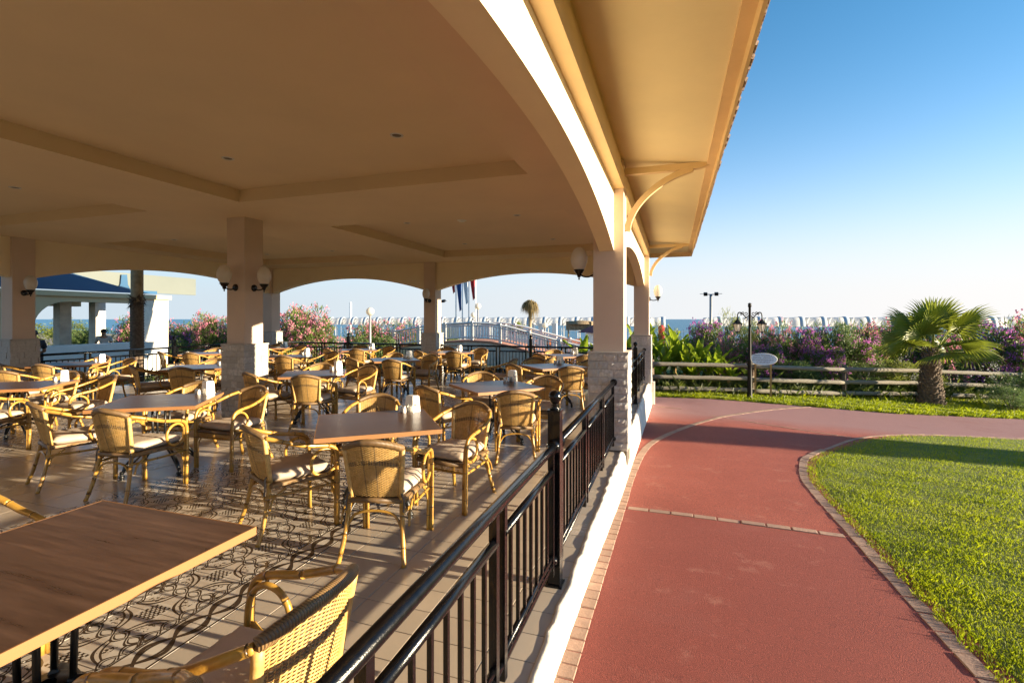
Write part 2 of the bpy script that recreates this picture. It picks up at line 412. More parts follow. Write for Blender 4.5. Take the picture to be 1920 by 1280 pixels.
for x in vx:
    for i in range(9):
        y = fary(x)+8*(i/8)**1.6; vs.append((x, y, gz(x, y)+(.03 if i else -.03)))
mb.add(vs, [(i*9+k, (i+1)*9+k, (i+1)*9+k+1, i*9+k+1) for i in range(len(vx)-1) for k in range(8)], smooth=True)
mb.build('grass_verge', m_lawn)['kind'] = 'structure'

def blades(name, P, hmin, hmax, wid, mat, label_kind='stuff'):
    """P: (n,3) root points -> one mesh of bent two-triangle blades"""
    n = len(P); h = RNG.uniform(hmin, hmax, n)*(1+.35*np.sin(P[:, 0]*5.3+P[:, 1]*2)*np.sin(P[:, 1]*6.1-P[:, 0])); h[RNG.random(n) < .02] *= 1.9; a = RNG.uniform(0, 2*PI, n); lean = RNG.uniform(.15, .9, n)*h
    d = np.stack([np.cos(a), np.sin(a)], 1); w = wid*RNG.uniform(.6, 1.2, n); t = np.stack([-d[:, 1], d[:, 0]], 1)
    V = np.zeros((n, 4, 3)); V[:, 0, :2] = P[:, :2]-t*w[:, None]; V[:, 1, :2] = P[:, :2]+t*w[:, None]
    V[:, 0, 2] = V[:, 1, 2] = P[:, 2]-.005
    V[:, 2, :2] = P[:, :2]+d*(lean*.35)[:, None]+t*(w*.7)[:, None]; V[:, 2, 2] = P[:, 2]+h*.62
    V[:, 3, :2] = P[:, :2]+d*lean[:, None]; V[:, 3, 2] = P[:, 2]+h*.95
    F = (np.arange(n)*4)[:, None, None]+np.array([[0, 1, 2], [0, 2, 3]])[None]
    me = bpy.data.meshes.new(name); me.vertices.add(n*4); me.vertices.foreach_set('co', V.ravel())
    me.loops.add(n*6); me.loops.foreach_set('vertex_index', F.ravel().astype(np.int32))
    me.polygons.add(n*2); me.polygons.foreach_set('loop_start', np.arange(n*2, dtype=np.int32)*3)
    at = me.attributes.new('v', 'FLOAT', 'POINT'); v = np.repeat(np.clip(RNG.beta(1.6, 1.6, n)*.7+.12+.26*np.sin(P[:, 0]*2.1+np.sin(P[:, 1]*1.7)*1.5)*np.sin(P[:, 1]*2.6+P[:, 0]*.8), 0, 1), 4); at.data.foreach_set('value', v.astype(np.float32))
    me.materials.append(mat); me.update(calc_edges=True)
    o = link(name, me); o['kind'] = 'stuff'; return o
def scatter(n, x0, x1, y0, y1, ok, dens):
    x = RNG.uniform(x0, x1, n*4); y = RNG.uniform(y0, y1, n*4)
    k = np.array([ok(a, b) and RNG.random() < dens(a, b) for a, b in zip(x, y)]); x, y = x[k][:n], y[k][:n]
    return np.array([(a, b, gz(a, b)+.004) for a, b in zip(x, y)])
ok = lambda x, y: x > bordx(y)-.02-.02*math.sin(y*23)
vis = lambda x, y: (-x*.3153+y*.949) > .2 and (x*.949+y*.3153) < 1.12*(-x*.3153+y*.949)
dn = lambda x, y: min(1, 9/((x*x+y*y)+.01))**.8 if vis(x, y) else 0
blades('lawn_grass', scatter(280000, 1.5, 9, 2.2, 13.6, ok, dn), .012, .028, .0021, m_blade)
okv = lambda x, y: y > fary(x)-.03+.03*math.sin(x*17)
blades('verge_grass', scatter(60000, -1.5, 12, 14.2, 20, okv, lambda x, y: max(0, 1-(y-fary(x))/4) if vis(x, y) else 0), .03, .09, .0042, m_blade)

# ------------------------------------------------------------------ bricks along the path
brick_me = None
def brick(name, L, Wd, parent, x, y, ang, dz=0.):
    global brick_me
    if brick_me is None:
        mb = MB(); a, b = .5, .42; vs = []
        for z, k in ((-.5, 1), (.36, 1), (.5, .94)): vs += [(-.5*k, -.5*k, z), (.5*k, -.5*k, z), (.5*k, .5*k, z), (-.5*k, .5*k, z)]
        fs = [(8, 9, 10, 11)]+[(l*4+i, l*4+(i+1) % 4, l*4+4+(i+1) % 4, l*4+4+i) for l in (0, 1) for i in range(4)]
        mb.add(vs, fs); o = mb.build('brick', m_brick); brick_me = o.data; bpy.data.objects.remove(o)
    o = link('brick', brick_me, parent); sx = gz(x+.1, y)-gz(x-.1, y); sy = gz(x, y+.1)-gz(x, y-.1)
    o.location = (x, y, gz(x, y)-.02+.001+dz+random.uniform(-.003, .003)); 
    o.rotation_euler = (Vector((0, 0, 1)).rotation_difference(Vector((-sx/.2, -sy/.2, 1)).normalized()) @ Matrix.Rotation(ang+random.uniform(-.03, .03), 3, 'Z').to_quaternion()).to_euler()
    o.scale = (L*random.uniform(.95, 1), Wd*random.uniform(.95, 1), .05); return o
def bricks_along(poly, L, Wd, parent, gap=.006):
    P = spline([(x, y, 0) for x, y in poly], 10); acc = 0; 
    for i in range(len(P)-1):
        d = P[i+1]-P[i]; n = d.length; t = d/n
        while acc < n:
            q = P[i]+t*acc; brick('brick', L, Wd, parent, q.x, q.y, math.atan2(t.y, t.x)); acc += L+gap
        acc -= n
def kerb(name): o = bpy.data.objects.new(name, None); COL.objects.link(o); o['kind'] = 'structure'; return o
k1 = kerb('path_edging')
bricks_along([(-.515, 1.4), (-.512, 3), (-.497, 5), (-.49, 6.2), (-.42, 7.6), (-.24, 8.6), (.2, 9.9), (.72, 11.1), (1.46, 12.45), (2.5, 13.75), (3.4, 14.6)], .105, .105, k1)
bricks_along([(1.49, 1.5), (1.49, 3.5), (1.5, 5.4), (1.51, 6.28), (1.54, 6.8), (1.62, 7.24), (1.74, 7.75), (1.87, 8.12), (2.27, 8.86)], .20, .10, k1)
bricks_along([(2.36, 8.98), (3.16, 10.3), (4.06, 11.3), (5.14, 12.06), (6.76, 12.72), (9.4, 13.4)], .2, .06, k1)
bricks_along([(-.33, 4.955), (.4, 4.94), (1.34, 4.9)], .20, .085, k1)
bricks_along([(.9, 11.72), (2.0, 11.05), (3.15, 10.36)], .2, .045, k1)
bricks_along([(-.5, 12.75), (.3, 12.6)], .2, .04, k1)

# ------------------------------------------------------------------ pavilion
XO, XI, XL = -.76, -6.74, -12.74; YC = [-6.96, -.36, 6.24, 12.84]
CEIL = 3.27
pav = thing('restaurant_pavilion', 'open-sided beige restaurant pavilion with arches, coffered ceiling and deep tiled eaves', 'pavilion')
# ceiling: beams at 3.27, recessed coffers at 3.44
xs = [-12.93, -11.85, -7.64, -5.82, -1.57, -.60]; ys = [-7.1, -5.9, -1.27, .6, 5.29, 7.2, 11.75, 13.02]
mb = MB(); Z = {}
for i in range(5):
    for j in range(7): Z[i, j] = 3.44 if i in (1, 3) and j in (1, 3, 5) else CEIL
for (i, j), z in Z.items():
    mb.add([(xs[i], ys[j], z), (xs[i], ys[j+1], z), (xs[i+1], ys[j+1], z), (xs[i+1], ys[j], z)], [(0, 1, 2, 3)])
    if z > CEIL:
        c = [(xs[i], ys[j]), (xs[i+1], ys[j]), (xs[i+1], ys[j+1]), (xs[i], ys[j+1])]
        for k in range(4):
            a, b = c[k], c[(k+1) % 4]; mb.add([(*a, CEIL), (*b, CEIL), (*b, z), (*a, z)], [(0, 1, 2, 3)])
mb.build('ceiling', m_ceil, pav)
# pillars
stone_me = {}
def stones(par, cx, cy, full):
    """split-face stone cladding of a pillar foot: each stone a sub-part"""
    rows = 12; hh = 1.18/rows
    for face in ((0, -1), (1, 0), (-1, 0), (0, 1)):
        if not full(face): continue
        for r in range(rows):
            cuts = [-.243, random.uniform(-.12, -.04), random.uniform(.06, .14), .243] if r % 2 else [-.243, random.uniform(-.16, -.1), random.uniform(.0, .05), .243]
            for a, b in zip(cuts[:-1], cuts[1:]):
                key = (round(b-a, 2), random.randrange(4))
                if key not in stone_me:
                    mb = MB(); w = key[0]; nx_, nz_ = 5, 3; V = []
                    for k in range(nz_+1):
                        for q in range(nx_+1):
                            e = q in (0, nx_) or k in (0, nz_)
                            V.append((-w/2+w*q/nx_, -(.004 if e else random.uniform(.006, .017)), -hh/2+hh*k/nz_))
                    nn = len(V)
                    F = [(k*(nx_+1)+q, k*(nx_+1)+q+1, (k+1)*(nx_+1)+q+1, (k+1)*(nx_+1)+q) for k in range(nz_) for q in range(nx_)]
                    mb.add(V, F)
                    mb.add([(-w/2, -.004, -hh/2), (w/2, -.004, -hh/2), (w/2, .012, -hh/2), (-w/2, .012, -hh/2), (-w/2, -.004, hh/2), (w/2, -.004, hh/2), (w/2, .012, hh/2), (-w/2, .012, hh/2)], [(0, 3, 2, 1), (4, 5, 6, 7), (0, 4, 7, 3), (1, 2, 6, 5)])
                    o = mb.build('stone', m_stone); stone_me[key] = o.data; bpy.data.objects.remove(o)
                o = link('stone', stone_me[key], par); u = (a+b)/2; off = .232+random.uniform(0, .008)
                fx, fy = face
                o.location = (cx+fx*off-fy*u*1.0, cy+fy*off+fx*u*1.0, .02+hh*(r+.5)); o.rotation_euler = (0, 0, math.atan2(fy, fx)+PI/2)
                o.scale = ((b-a)/key[0]*.985, 1, .965)
def pillar(cx, cy, lbl, full=None):
    mb = MB(); mb.box((cx, cy, (1.215+CEIL+.3)/2), (.37, .37, CEIL+.3-1.215))
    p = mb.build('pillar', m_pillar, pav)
    mb = MB(); mb.box((cx, cy, .6-.15), (.455, .455, 1.5-.02)); mb.build('plinth_core', m_stone if not full else m_grout, p)
    if full: stones(p, cx, cy, full)
    else:
        mb = MB()
        for fx, fy in ((0, -1), (1, 0), (-1, 0)):
            for r in range(10):
                u = -.24
                while u < .23:
                    w = min(random.uniform(.1, .22), .24-u); t = random.uniform(.008, .022)
                    c = (cx+fx*(.2275+t/2)-fy*(u+w/2), cy+fy*(.2275+t/2)+fx*(u+w/2), .06+.118*r)
                    mb.box(c, (t if fx else w-.006, t if fy else w-.006, .112)); u += w
        mb.build('stone_cladding', m_stone, p)['kind'] = 'stuff'
    mb = MB(); mb.box((cx, cy, 1.205), (.50, .50, .025)); mb.build('capstone', m_capst, p)
    return p
for cy in YC:
    for cx in (XO, XI, XL):
        near = cy == 6.24 and cx in (XO, XI)
        pillar(cx, cy, '', (lambda f: f in ((0, -1), (1, 0), (-1, 0))) if near else None)
# arch beams
def arch_poly(u0, u1, top, spring=2.46, rise=.425, n=36):
    w = (u1-u0)/2; Rr = (w*w+rise*rise)/(2*rise); zc = spring+rise-Rr; um = (u0+u1)/2
    arc = [(u0+(u1-u0)*i/n, zc+math.sqrt(max(0, Rr*Rr-(u0+(u1-u0)*i/n-um)**2))) for i in range(n+1)]
    arc = [(u, max(spring, z)) for u, z in arc]
    mb = []
    return arc, [(u1, top), (u0, top)]
def arch_beam(axis, u0, u1, t0, t1, top):
    arc, tp = arch_poly(u0, u1, top); mb = MB()
    def P(u, z, t): return (t, u, z) if axis == 'x' else (u, t, z)
    n = len(arc)
    for t, flip in ((t0, 0), (t1, 1)):
        vs = [P(u, z, t) for u, z in arc]+[P(u, top, t) for u, z in arc]
        fs = [(i, i+1, n+i+1, n+i) for i in range(n-1)]
        mb.add(vs, fs if not flip else [f[::-1] for f in fs])
    vs = [P(u, z, t0) for u, z in arc]+[P(u, z, t1) for u, z in arc]
    mb.add(vs, [(i, i+1, n+i+1, n+i) for i in range(n-1)], smooth=True)
    mb.add([P(u, top, t) for u in (u0, u1) for t in (t0, t1)], [(0, 1, 3, 2)])
    mb.build('arch_beam', m_cream, pav, recalc=True)
h = .185
for a, b in zip(YC[:-1], YC[1:]):
    arch_beam('x', a+h, b-h, XO-.11, XO+.07, 3.5)
    arch_beam('x', a+h, b-h, XL-.07, XL+.11, 3.5)
for a, b in ((XL, XI), (XI, XO)): arch_beam('y', a+h, b-h, 12.84-.11, 12.84+.07, 3.5)
# cornice moulding, wall strip above, soffit, fascia, roof, tiles
X1, X0, Y1, Y0 = XO+.185, XL-.185, 12.84+.185, -7.1
mb = MB()
mb.box((X1-.085, (Y0+Y1)/2, 3.33), (.178, Y1-Y0+.008, .22)); mb.box(((X0+X1)/2-.09, Y1-.085, 3.33), (X1-X0-.18, .178, .22)); mb.box((X0+.085, (Y0+Y1)/2-.09, 3.33), (.178, Y1-Y0-.18, .22))
mb.build('cornice', m_trim, pav)
mb = MB(); mb.box((X1-.115, (Y0+Y1)/2, 3.53), (.17, Y1-Y0-.05, .178)); mb.box(((X0+X1)/2-.1, Y1-.115, 3.53), (X1-X0-.21, .17, .178)); mb.build('cornice_band', m_trim, pav)
XE, YE, XW = .47, 14.32, X0-1.05
mb = MB()
mb.add([(X1-.05, Y0-1, 3.60), (X1-.05, Y1-.05, 3.60), (XE, YE, 3.475), (XE, Y0-1, 3.475)], [(0, 1, 2, 3)])
mb.add([(X1-.05, Y1-.05, 3.60), (X0+.05, Y1-.05, 3.60), (XW, YE, 3.475), (XE, YE, 3.475)], [(0, 1, 2, 3)])
mb.add([(X0+.05, Y0-1, 3.60), (XW, Y0-1, 3.475), (XW, YE, 3.475), (X0+.05, Y1-.05, 3.60)], [(0, 1, 2, 3)])
mb.build('soffit', m_soffit, pav)
mb = MB()
mb.box((XE-.045, (Y0-1+YE)/2, 3.468), (.09, YE-Y0+1, .03)); mb.box((XE+.012, (Y0-1+YE)/2, 3.45), (.024, YE-Y0+1.05, .19)); mb.box((XE+.035, (Y0-1+YE)/2, 3.535), (.022, YE-Y0+1.1, .04))
mb.box(((XW+XE)/2, YE+.012, 3.45), (XE-XW, .024, .19)); mb.box((XW-.012, (Y0-1+YE)/2, 3.49), (.024, YE-Y0+1, .11))
mb.build('fascia', m_trim, pav)
sl = .40
def roofz(x): return 3.56+sl*(XE+.04-x)
mb = MB(); xm = (XE+XW)/2; zr = 3.56+sl*(XE-xm)
A, B, Cc, D = (XE+.05, Y0-1, 3.56), (XE+.05, YE+.05, 3.56), (XW-.05, YE+.05, 3.56), (XW-.05, Y0-1, 3.56); E1, E2 = (xm, Y0-1, zr), (xm, YE-7.3, zr)
mb.add([A, B, Cc, D, E1, E2], [(0, 1, 5, 4), (1, 2, 5), (2, 3, 4, 5), (0, 4, 3)]); mb.build('roof', m_tileroof, pav)
mb = MB(); V = []; n = 8
for q, (x, rr) in enumerate(((.03, .088), (-.36, .078))):
    for k in range(n+1):
        t = PI*k/n; V.append((x, rr*math.cos(t), rr*.75*math.sin(t)))
    for k in range(n+1):
        t = PI*k/n; V.append((x, (rr-.014)*math.cos(t), (rr-.014)*.75*math.sin(t)))
F = []
for k in range(n):
    F += [(k, k+1, 18+k+1, 18+k), (9+k, 27+k, 27+k+1, 9+k+1), (k, 9+k, 9+k+1, k+1)]
mb.add(V, F, smooth=True); o = mb.build('roof_tile', m_tileroof); rt = o.data; bpy.data.objects.remove(o)
y = Y0+6
while y < YE:
    o = link('roof_tile', rt, pav, (XE+.062+random.uniform(-.008, .008), y, 3.568+random.uniform(-.004, .004)), (0, math.atan(sl), random.uniform(-.02, .02))); y += .185
x = XE-.05
while x > XW+4:
    o = link('roof_tile', rt, pav, (x, YE+.085, 3.568), (0, math.atan(sl), PI/2)); x -= .185
# brackets under the eaves
def bracket(y):
    mb = MB(); mb.prism([(X1-.01, 3.42), (X1-.01, 3.50), (.30, 3.495), (.445, 3.475), (.445, 3.46), (.30, 3.425)], y-.045, y+.045, 'y')
    p = mb.build('eave_bracket', m_trim, pav, recalc=True)
    pts = [(X1+.03, 2.72), (X1+.06, 2.86), (X1+.16, 3.04), (X1+.33, 3.21), (X1+.56, 3.35), (X1+.80, 3.43)]
    C = spline([(a, 0, b) for a, b in pts], 6); mb = MB(); V = []
    for i, c in enumerate(C):
        t = (C[min(i+1, len(C)-1)]-C[max(i-1, 0)]).normalized(); nn = Vector((-t.z, 0, t.x))*.035
        for s_ in (-1, 1):
            for yy in (-.035, .035): V.append((c.x+nn.x*s_, y+yy, c.z+nn.z*s_))
    F = []
    for i in range(len(C)-1):
        o = i*4; F += [(o, o+1, o+5, o+4), (o+2, o+6, o+7, o+3), (o, o+4, o+6, o+2), (o+1, o+3, o+7, o+5)]
    F += [(0, 2, 3, 1), (len(V)-4, len(V)-3, len(V)-1, len(V)-2)]
    mb.add(V, F); mb.build('curved_brace', m_trim, p, recalc=True)
for y in YC: bracket(y)

# floor: screed slab and tiles
mb = MB(); mb.box((-6.78, 3, -.158), (12.3, 20.1, .3)); mb.build('floor_slab', m_grout)['kind'] = 'structure'
fl = bpy.data.objects.new('floor', None); COL.objects.link(fl); fl['kind'] = 'structure'
tmesh = {}
def tile_box(mb, x0, x1, y0, y1, dz=0., mi=0):
    g = .0022; z = dz; e = .0015
    a, b, c, d = x0+g, x1-g, y0+g, y1-g
    vs = [(a, c, -.01), (b, c, -.01), (b, d, -.01), (a, d, -.01), (a, c, z-e), (b, c, z-e), (b, d, z-e), (a, d, z-e), (a+e, c+e, z), (b-e, c+e, z), (b-e, d-e, z), (a+e, d-e, z)]
    mb.add(vs, [(8, 9, 10, 11)]+[(l+i, l+(i+1) % 4, l+4+(i+1) % 4, l+4+i) for l in (0, 4) for i in range(4)], mi)
def tile(x0, x1, y0, y1, mat):
    k = (round(x1-x0, 3), round(y1-y0, 3), mat.name)
    if k not in tmesh:
        mb = MB(); tile_box(mb, -k[0]/2, k[0]/2, -k[1]/2, k[1]/2); o = mb.build('tile', mat); tmesh[k] = o.data; bpy.data.objects.remove(o)
    o = link('tile', tmesh[k], fl, ((x0+x1)/2, (y0+y1)/2, random.uniform(-.0006, .0006)), (random.uniform(-.0012, .0012), random.uniform(-.0012, .0012), 0))
rest = MB(); cnt = 0
cols = [-2.31, -2.10, -1.685, -1.27, -.86, -.612]
def put(x0, x1, y0, y1, mat, mi):
    global cnt
    d = math.hypot((x0+x1)/2, (y0+y1)/2)
    cy_, cx_ = (y0+y1)/2, (x0+x1)/2
    dep = -cx_*.3153+cy_*.949
    if cnt < 296 and dep > .7 and d < 6.3 and (cx_*.949+cy_*.3153) > -1.12*dep and dep*.70 > 1.0: cnt += 1; tile(x0, x1, y0, y1, mat)
    else: tile_box(rest, x0, x1, y0, y1, random.uniform(-.0006, .0006), mi)
yy = lin(-7, 13, 100)
jobs = []
for j in range(100):
    for i in range(5): jobs.append((cols[i], cols[i+1], yy[j], yy[j+1], m_tile, 0))
y0 = 1.52-.4*21
for j in range(54):
    ya, yb = y0+.4*j, y0+.4*(j+1)
    if ya > 12.99: continue
    yb = min(yb, 13.0)
    jobs.append((-2.51, -2.31, ya, yb, m_pattern, 1))
    for i in range(6): jobs.append((-2.51-.4*(i+1), -2.51-.4*i, ya, yb, m_pattern, 1))
    for i in range(20):
        xa, xb = -4.91-.4*(i+1), -4.91-.4*i
        mt = (m_pattern, 1) if 7 <= i <= 12 else (m_tile, 0)
        jobs.append((xa, xb, ya, yb, *mt))
jobs.sort(key=lambda t: math.hypot(t[0], t[2]))
for t in jobs: put(*t)
o = rest.build('distant_tiles', [m_tile, m_pattern], fl); o['kind'] = 'stuff'
# white rendered kerb wall under the railing
def low_wall():
    mb = MB(); ys = lin(-6, 13.1, 240); V = []
    for y in ys:
        w = .007*math.sin(y*7.3+2*math.sin(y*1.9))+.006*math.sin(y*17.1+3*math.sin(y*2.7))+.004*math.sin(y*41+y*y)+random.uniform(-.005, .005)
        z = gz(-.5, y); sh = -.03*(1-sstep(3, 5.5, y))
        prof = [(-.632, -.02), (-.630+w*.5, .006), (-.612+w, .012+random.uniform(-.004, .004)), (-.585+w*.6, .004), (-.562+w*.4, -.04), (-.548+random.uniform(-.004, .004), -.10+.3*min(0, z+.15)), (-.535, z*.75-.02), (-.525, z-.06)]
        V += [(a+(sh if i > 3 else 0)+.012, y, min(b, .02) if i < 4 else min(b, -.03*(i-3))) for i, (a, b) in enumerate(prof)]
    n = 8; mb.add(V, [(j*n+i, (j+1)*n+i, (j+1)*n+i+1, j*n+i+1) for j in range(len(ys)-1) for i in range(n-1)], smooth=True)
    o = mb.build('kerb_wall', m_white, recalc=True); tag(o, 'rough white rendered kerb wall under the black railing beside the red path', 'wall')
low_wall()
mb = MB(); mb.box((-6.7, 13.12, -.6), (12.5, .16, 1.19)); mb.box((-13.0, 3, -.35), (.16, 20, .68))
tag(mb.build('foundation_wall', m_white), 'plain white foundation wall under the seaward floor edge of the pavilion', 'wall')

# ------------------------------------------------------------------ railings
def finial(par, x, y):
    mb = MB(); mb.lathe([(.0, 1.065), (.032, 1.065), (.034, 1.075), (.018, 1.085), (.026, 1.09), (.016, 1.1), (.024, 1.108), (.036, 1.125), (.04, 1.145), (.036, 1.165), (.022, 1.18), (0, 1.185)], 14, (x, y, 0)); mb.build('finial', m_iron, par)
baluster_me = {}
def railing(p0, p1, label, n_pan=3, post_end=1, flat=True):
    """one half-bay railing from a pillar p0 to the post p1 (or from post to pillar)"""
    a = Vector((*p0, 0)); b = Vector((*p1, 0)); d = b-a; L = d.length; t = d/L; ang = math.atan2(t.y, t.x)
    r = thing('iron_railing', label, 'railing', a, ang, 'black iron railings round the dining terrace')
    mb = MB(); mb.tube([(0, 0, .85), (L, 0, .85)], .026, 12); mb.build('handrail', m_iron, r)
    mb = MB(); mb.tube([(0, 0, .165), (L, 0, .165)], .016, 10); mb.build('bottom_rail', m_iron, r)
    for x in (.012, L-.05):
        for z, q in ((.85, .026), (.165, .017)):
            mb = MB(); mb.tube([(x-.02, 0, z), (x-.008, 0, z), (x, 0, z), (x+.008, 0, z), (x+.02, 0, z), (x+.028, 0, z)], [q*1.1, q*1.65, q*1.35, q*1.65, q*1.2, q*1.45], 12); mb.build('flange', m_iron, r)
    w = (L-.1)/n_pan
    for k in range(n_pan):
        x0, x1 = .05+k*w+.05, .05+(k+1)*w-.05
        for z, q in ((.715, .021), (.207, .015)):
            mb = MB(); mb.tube([(x0, 0, z), (x1, 0, z)], q, 10); mb.build('middle_rail', m_iron, r)
        for x in (x0, x1):
            mb = MB(); mb.box((x, 0, .475), (.034, .034, .75)); mb.build('stanchion', m_iron, r)
        for i in range(1, 8):
            x = x0+(x1-x0)*i/8
            if 'b' not in baluster_me:
                mb = MB(); mb.box((0, 0, .445), (.016, .016, .54)); o = mb.build('baluster', m_iron); baluster_me['b'] = o.data; bpy.data.objects.remove(o)
            link('baluster', baluster_me['b'], r, (x, 0, 0))
    if post_end:
        x = L if post_end == 1 else 0
        mb = MB(); mb.box((x, 0, .53), (.075, .075, 1.06)); mb.box((x, 0, 1.062), (.085, .085, .012)); mb.box((x, 0, .006), (.10, .10, .012)); p = mb.build('post', m_iron, r)
        finial(p, x, 0)
RX = -.685
railing((RX, -.10), (RX, 2.90), 'black iron railing with a ball-topped post closest to the camera, beside the red path', post_end=1)
railing((RX, 5.99), (RX, 2.94), 'black iron railing between the ball-topped post and the nearer stone-footed pillar', post_end=0)
railing((RX, 6.49), (RX, 9.54), 'black iron railing starting behind the nearer stone-footed pillar beside the path', post_end=1)
railing((RX, 12.59), (RX, 9.58), 'black iron railing ending at the far corner pillar beside the path', post_end=0)
railing((XO-.25, 12.9), (-3.74, 12.9), 'black iron railing in the seaward arch between corner pillar and palm', post_end=1)
railing((XI+.25, 12.9), (-3.78, 12.9), 'black iron railing in the seaward arch below the flagpoles', post_end=0)
railing((XI-.25, 12.9), (-9.74, 12.9), 'black iron railing in front of the rising end of the white footbridge', post_end=1)
railing((XL+.25, 12.9), (-9.78, 12.9), 'black iron railing in front of the big pink oleander', post_end=0)
railing((XL-.05, 12.59), (XL-.05, 9.54), 'black iron railing facing the pool bar, with its post by the white bar wall', post_end=1)
railing((XL-.05, 6.49), (XL-.05, 9.5), 'black iron railing below the arch of the pool bar', post_end=0)

# ------------------------------------------------------------------ wall lamps, ceiling lights
def sconce(label, loc, rz):
    t = thing('wall_lamp', label, 'wall lamp', loc, rz, 'egg-shaped globe lamps on the pillars')    # local +Y points away from the pillar
    mb = MB(); mb.tube([(0, 0, 0), (0, .012, 0), (0, .022, 0), (0, .03, 0)], [.058, .056, .045, .02], 14); mb.build('backplate', m_iron, t)
    mb = MB(); mb.tube(spline([(0, .02, -.01), (0, .08, -.035), (0, .15, -.03), (0, .205, .0)], 5), .011, 8); mb.build('arm', m_iron, t)
    mb = MB(); mb.lathe([(0, -.075), (.008, -.07), (.012, -.055), (.006, -.045), (.022, -.035), (.03, .0), (.05, .02), (.055, .035), (.068, .045), (.068, .06), (0, .06)], 16, (0, .21, 0)); mb.build('cup', m_iron, t)
    mb = MB(); mb.lathe([(.055, .055), (.085, .10), (.104, .16), (.108, .21), (.098, .265), (.072, .315), (.035, .345), (0, .352)], 20, (0, .21, 0)); mb.build('globe', m_globe, t)
h = .187
sconce('globe wall lamp on the inner face of the nearer path-side pillar', (XO-h, 6.24, 2.2), R(90))
sconce('globe wall lamp facing the camera on the pillar amid the tables', (XI, 6.24-h, 2.13), R(180))
sconce('globe wall lamp on the path-side face of the pillar amid the tables', (XI+h, 6.24, 2.13), R(-90))
sconce('globe wall lamp facing the tables on the middle seaward pillar', (XI, 12.84-h, 2.15), R(180))
sconce('white globe wall lamp outdoors on the far corner pillar above the path', (XO+h, 12.84, 2.13), R(-90))
sconce('globe wall lamp on the pillar nearest the pool bar', (XL+h, 6.24, 2.15), R(-90))
dl = None
for x, cx in ((-2.6, 'path-side'), (-4.79, 'inner edge of the path-side'), (-8.65, 'pool-side'), (-10.85, 'outer edge of the pool-side')):
    for y, cy in ((1.5, 'near'), (4.2, 'near'), (8.1, 'far'), (10.78, 'far')):
        if y == 1.5: continue
        lab = f'small round downlight in the {cx} coffers, ' + {4.2: 'above the nearest tables', 8.1: 'just past the pillar line', 10.78: 'by the seaward arches'}[y]
        if dl is None:
            dl = thing('downlight', lab, 'ceiling light', (x, y, 3.44), 0, 'recessed ceiling downlights')
            mb = MB(); mb.lathe([(.045, -.001), (.052, -.008), (.064, -.006), (.066, .0)], 20); mb.build('bezel', m_chrome, dl)
            mb = MB(); mb.lathe([(.0, -.002), (.045, -.002)], 20); mb.build('lens', m_strap, dl)
        else: dup(dl, (x, y, 3.44), 0, lab)
mb = MB(); mb.lathe([(0, -.03), (.05, -.028), (.06, -.012), (.085, -.008), (.09, 0)], 20, (-3.7, 8.2, 3.44)); tag(mb.build('smoke_detector', m_wpaint), 'pale round smoke detector in the middle of the far path-side coffer', 'smoke detector')

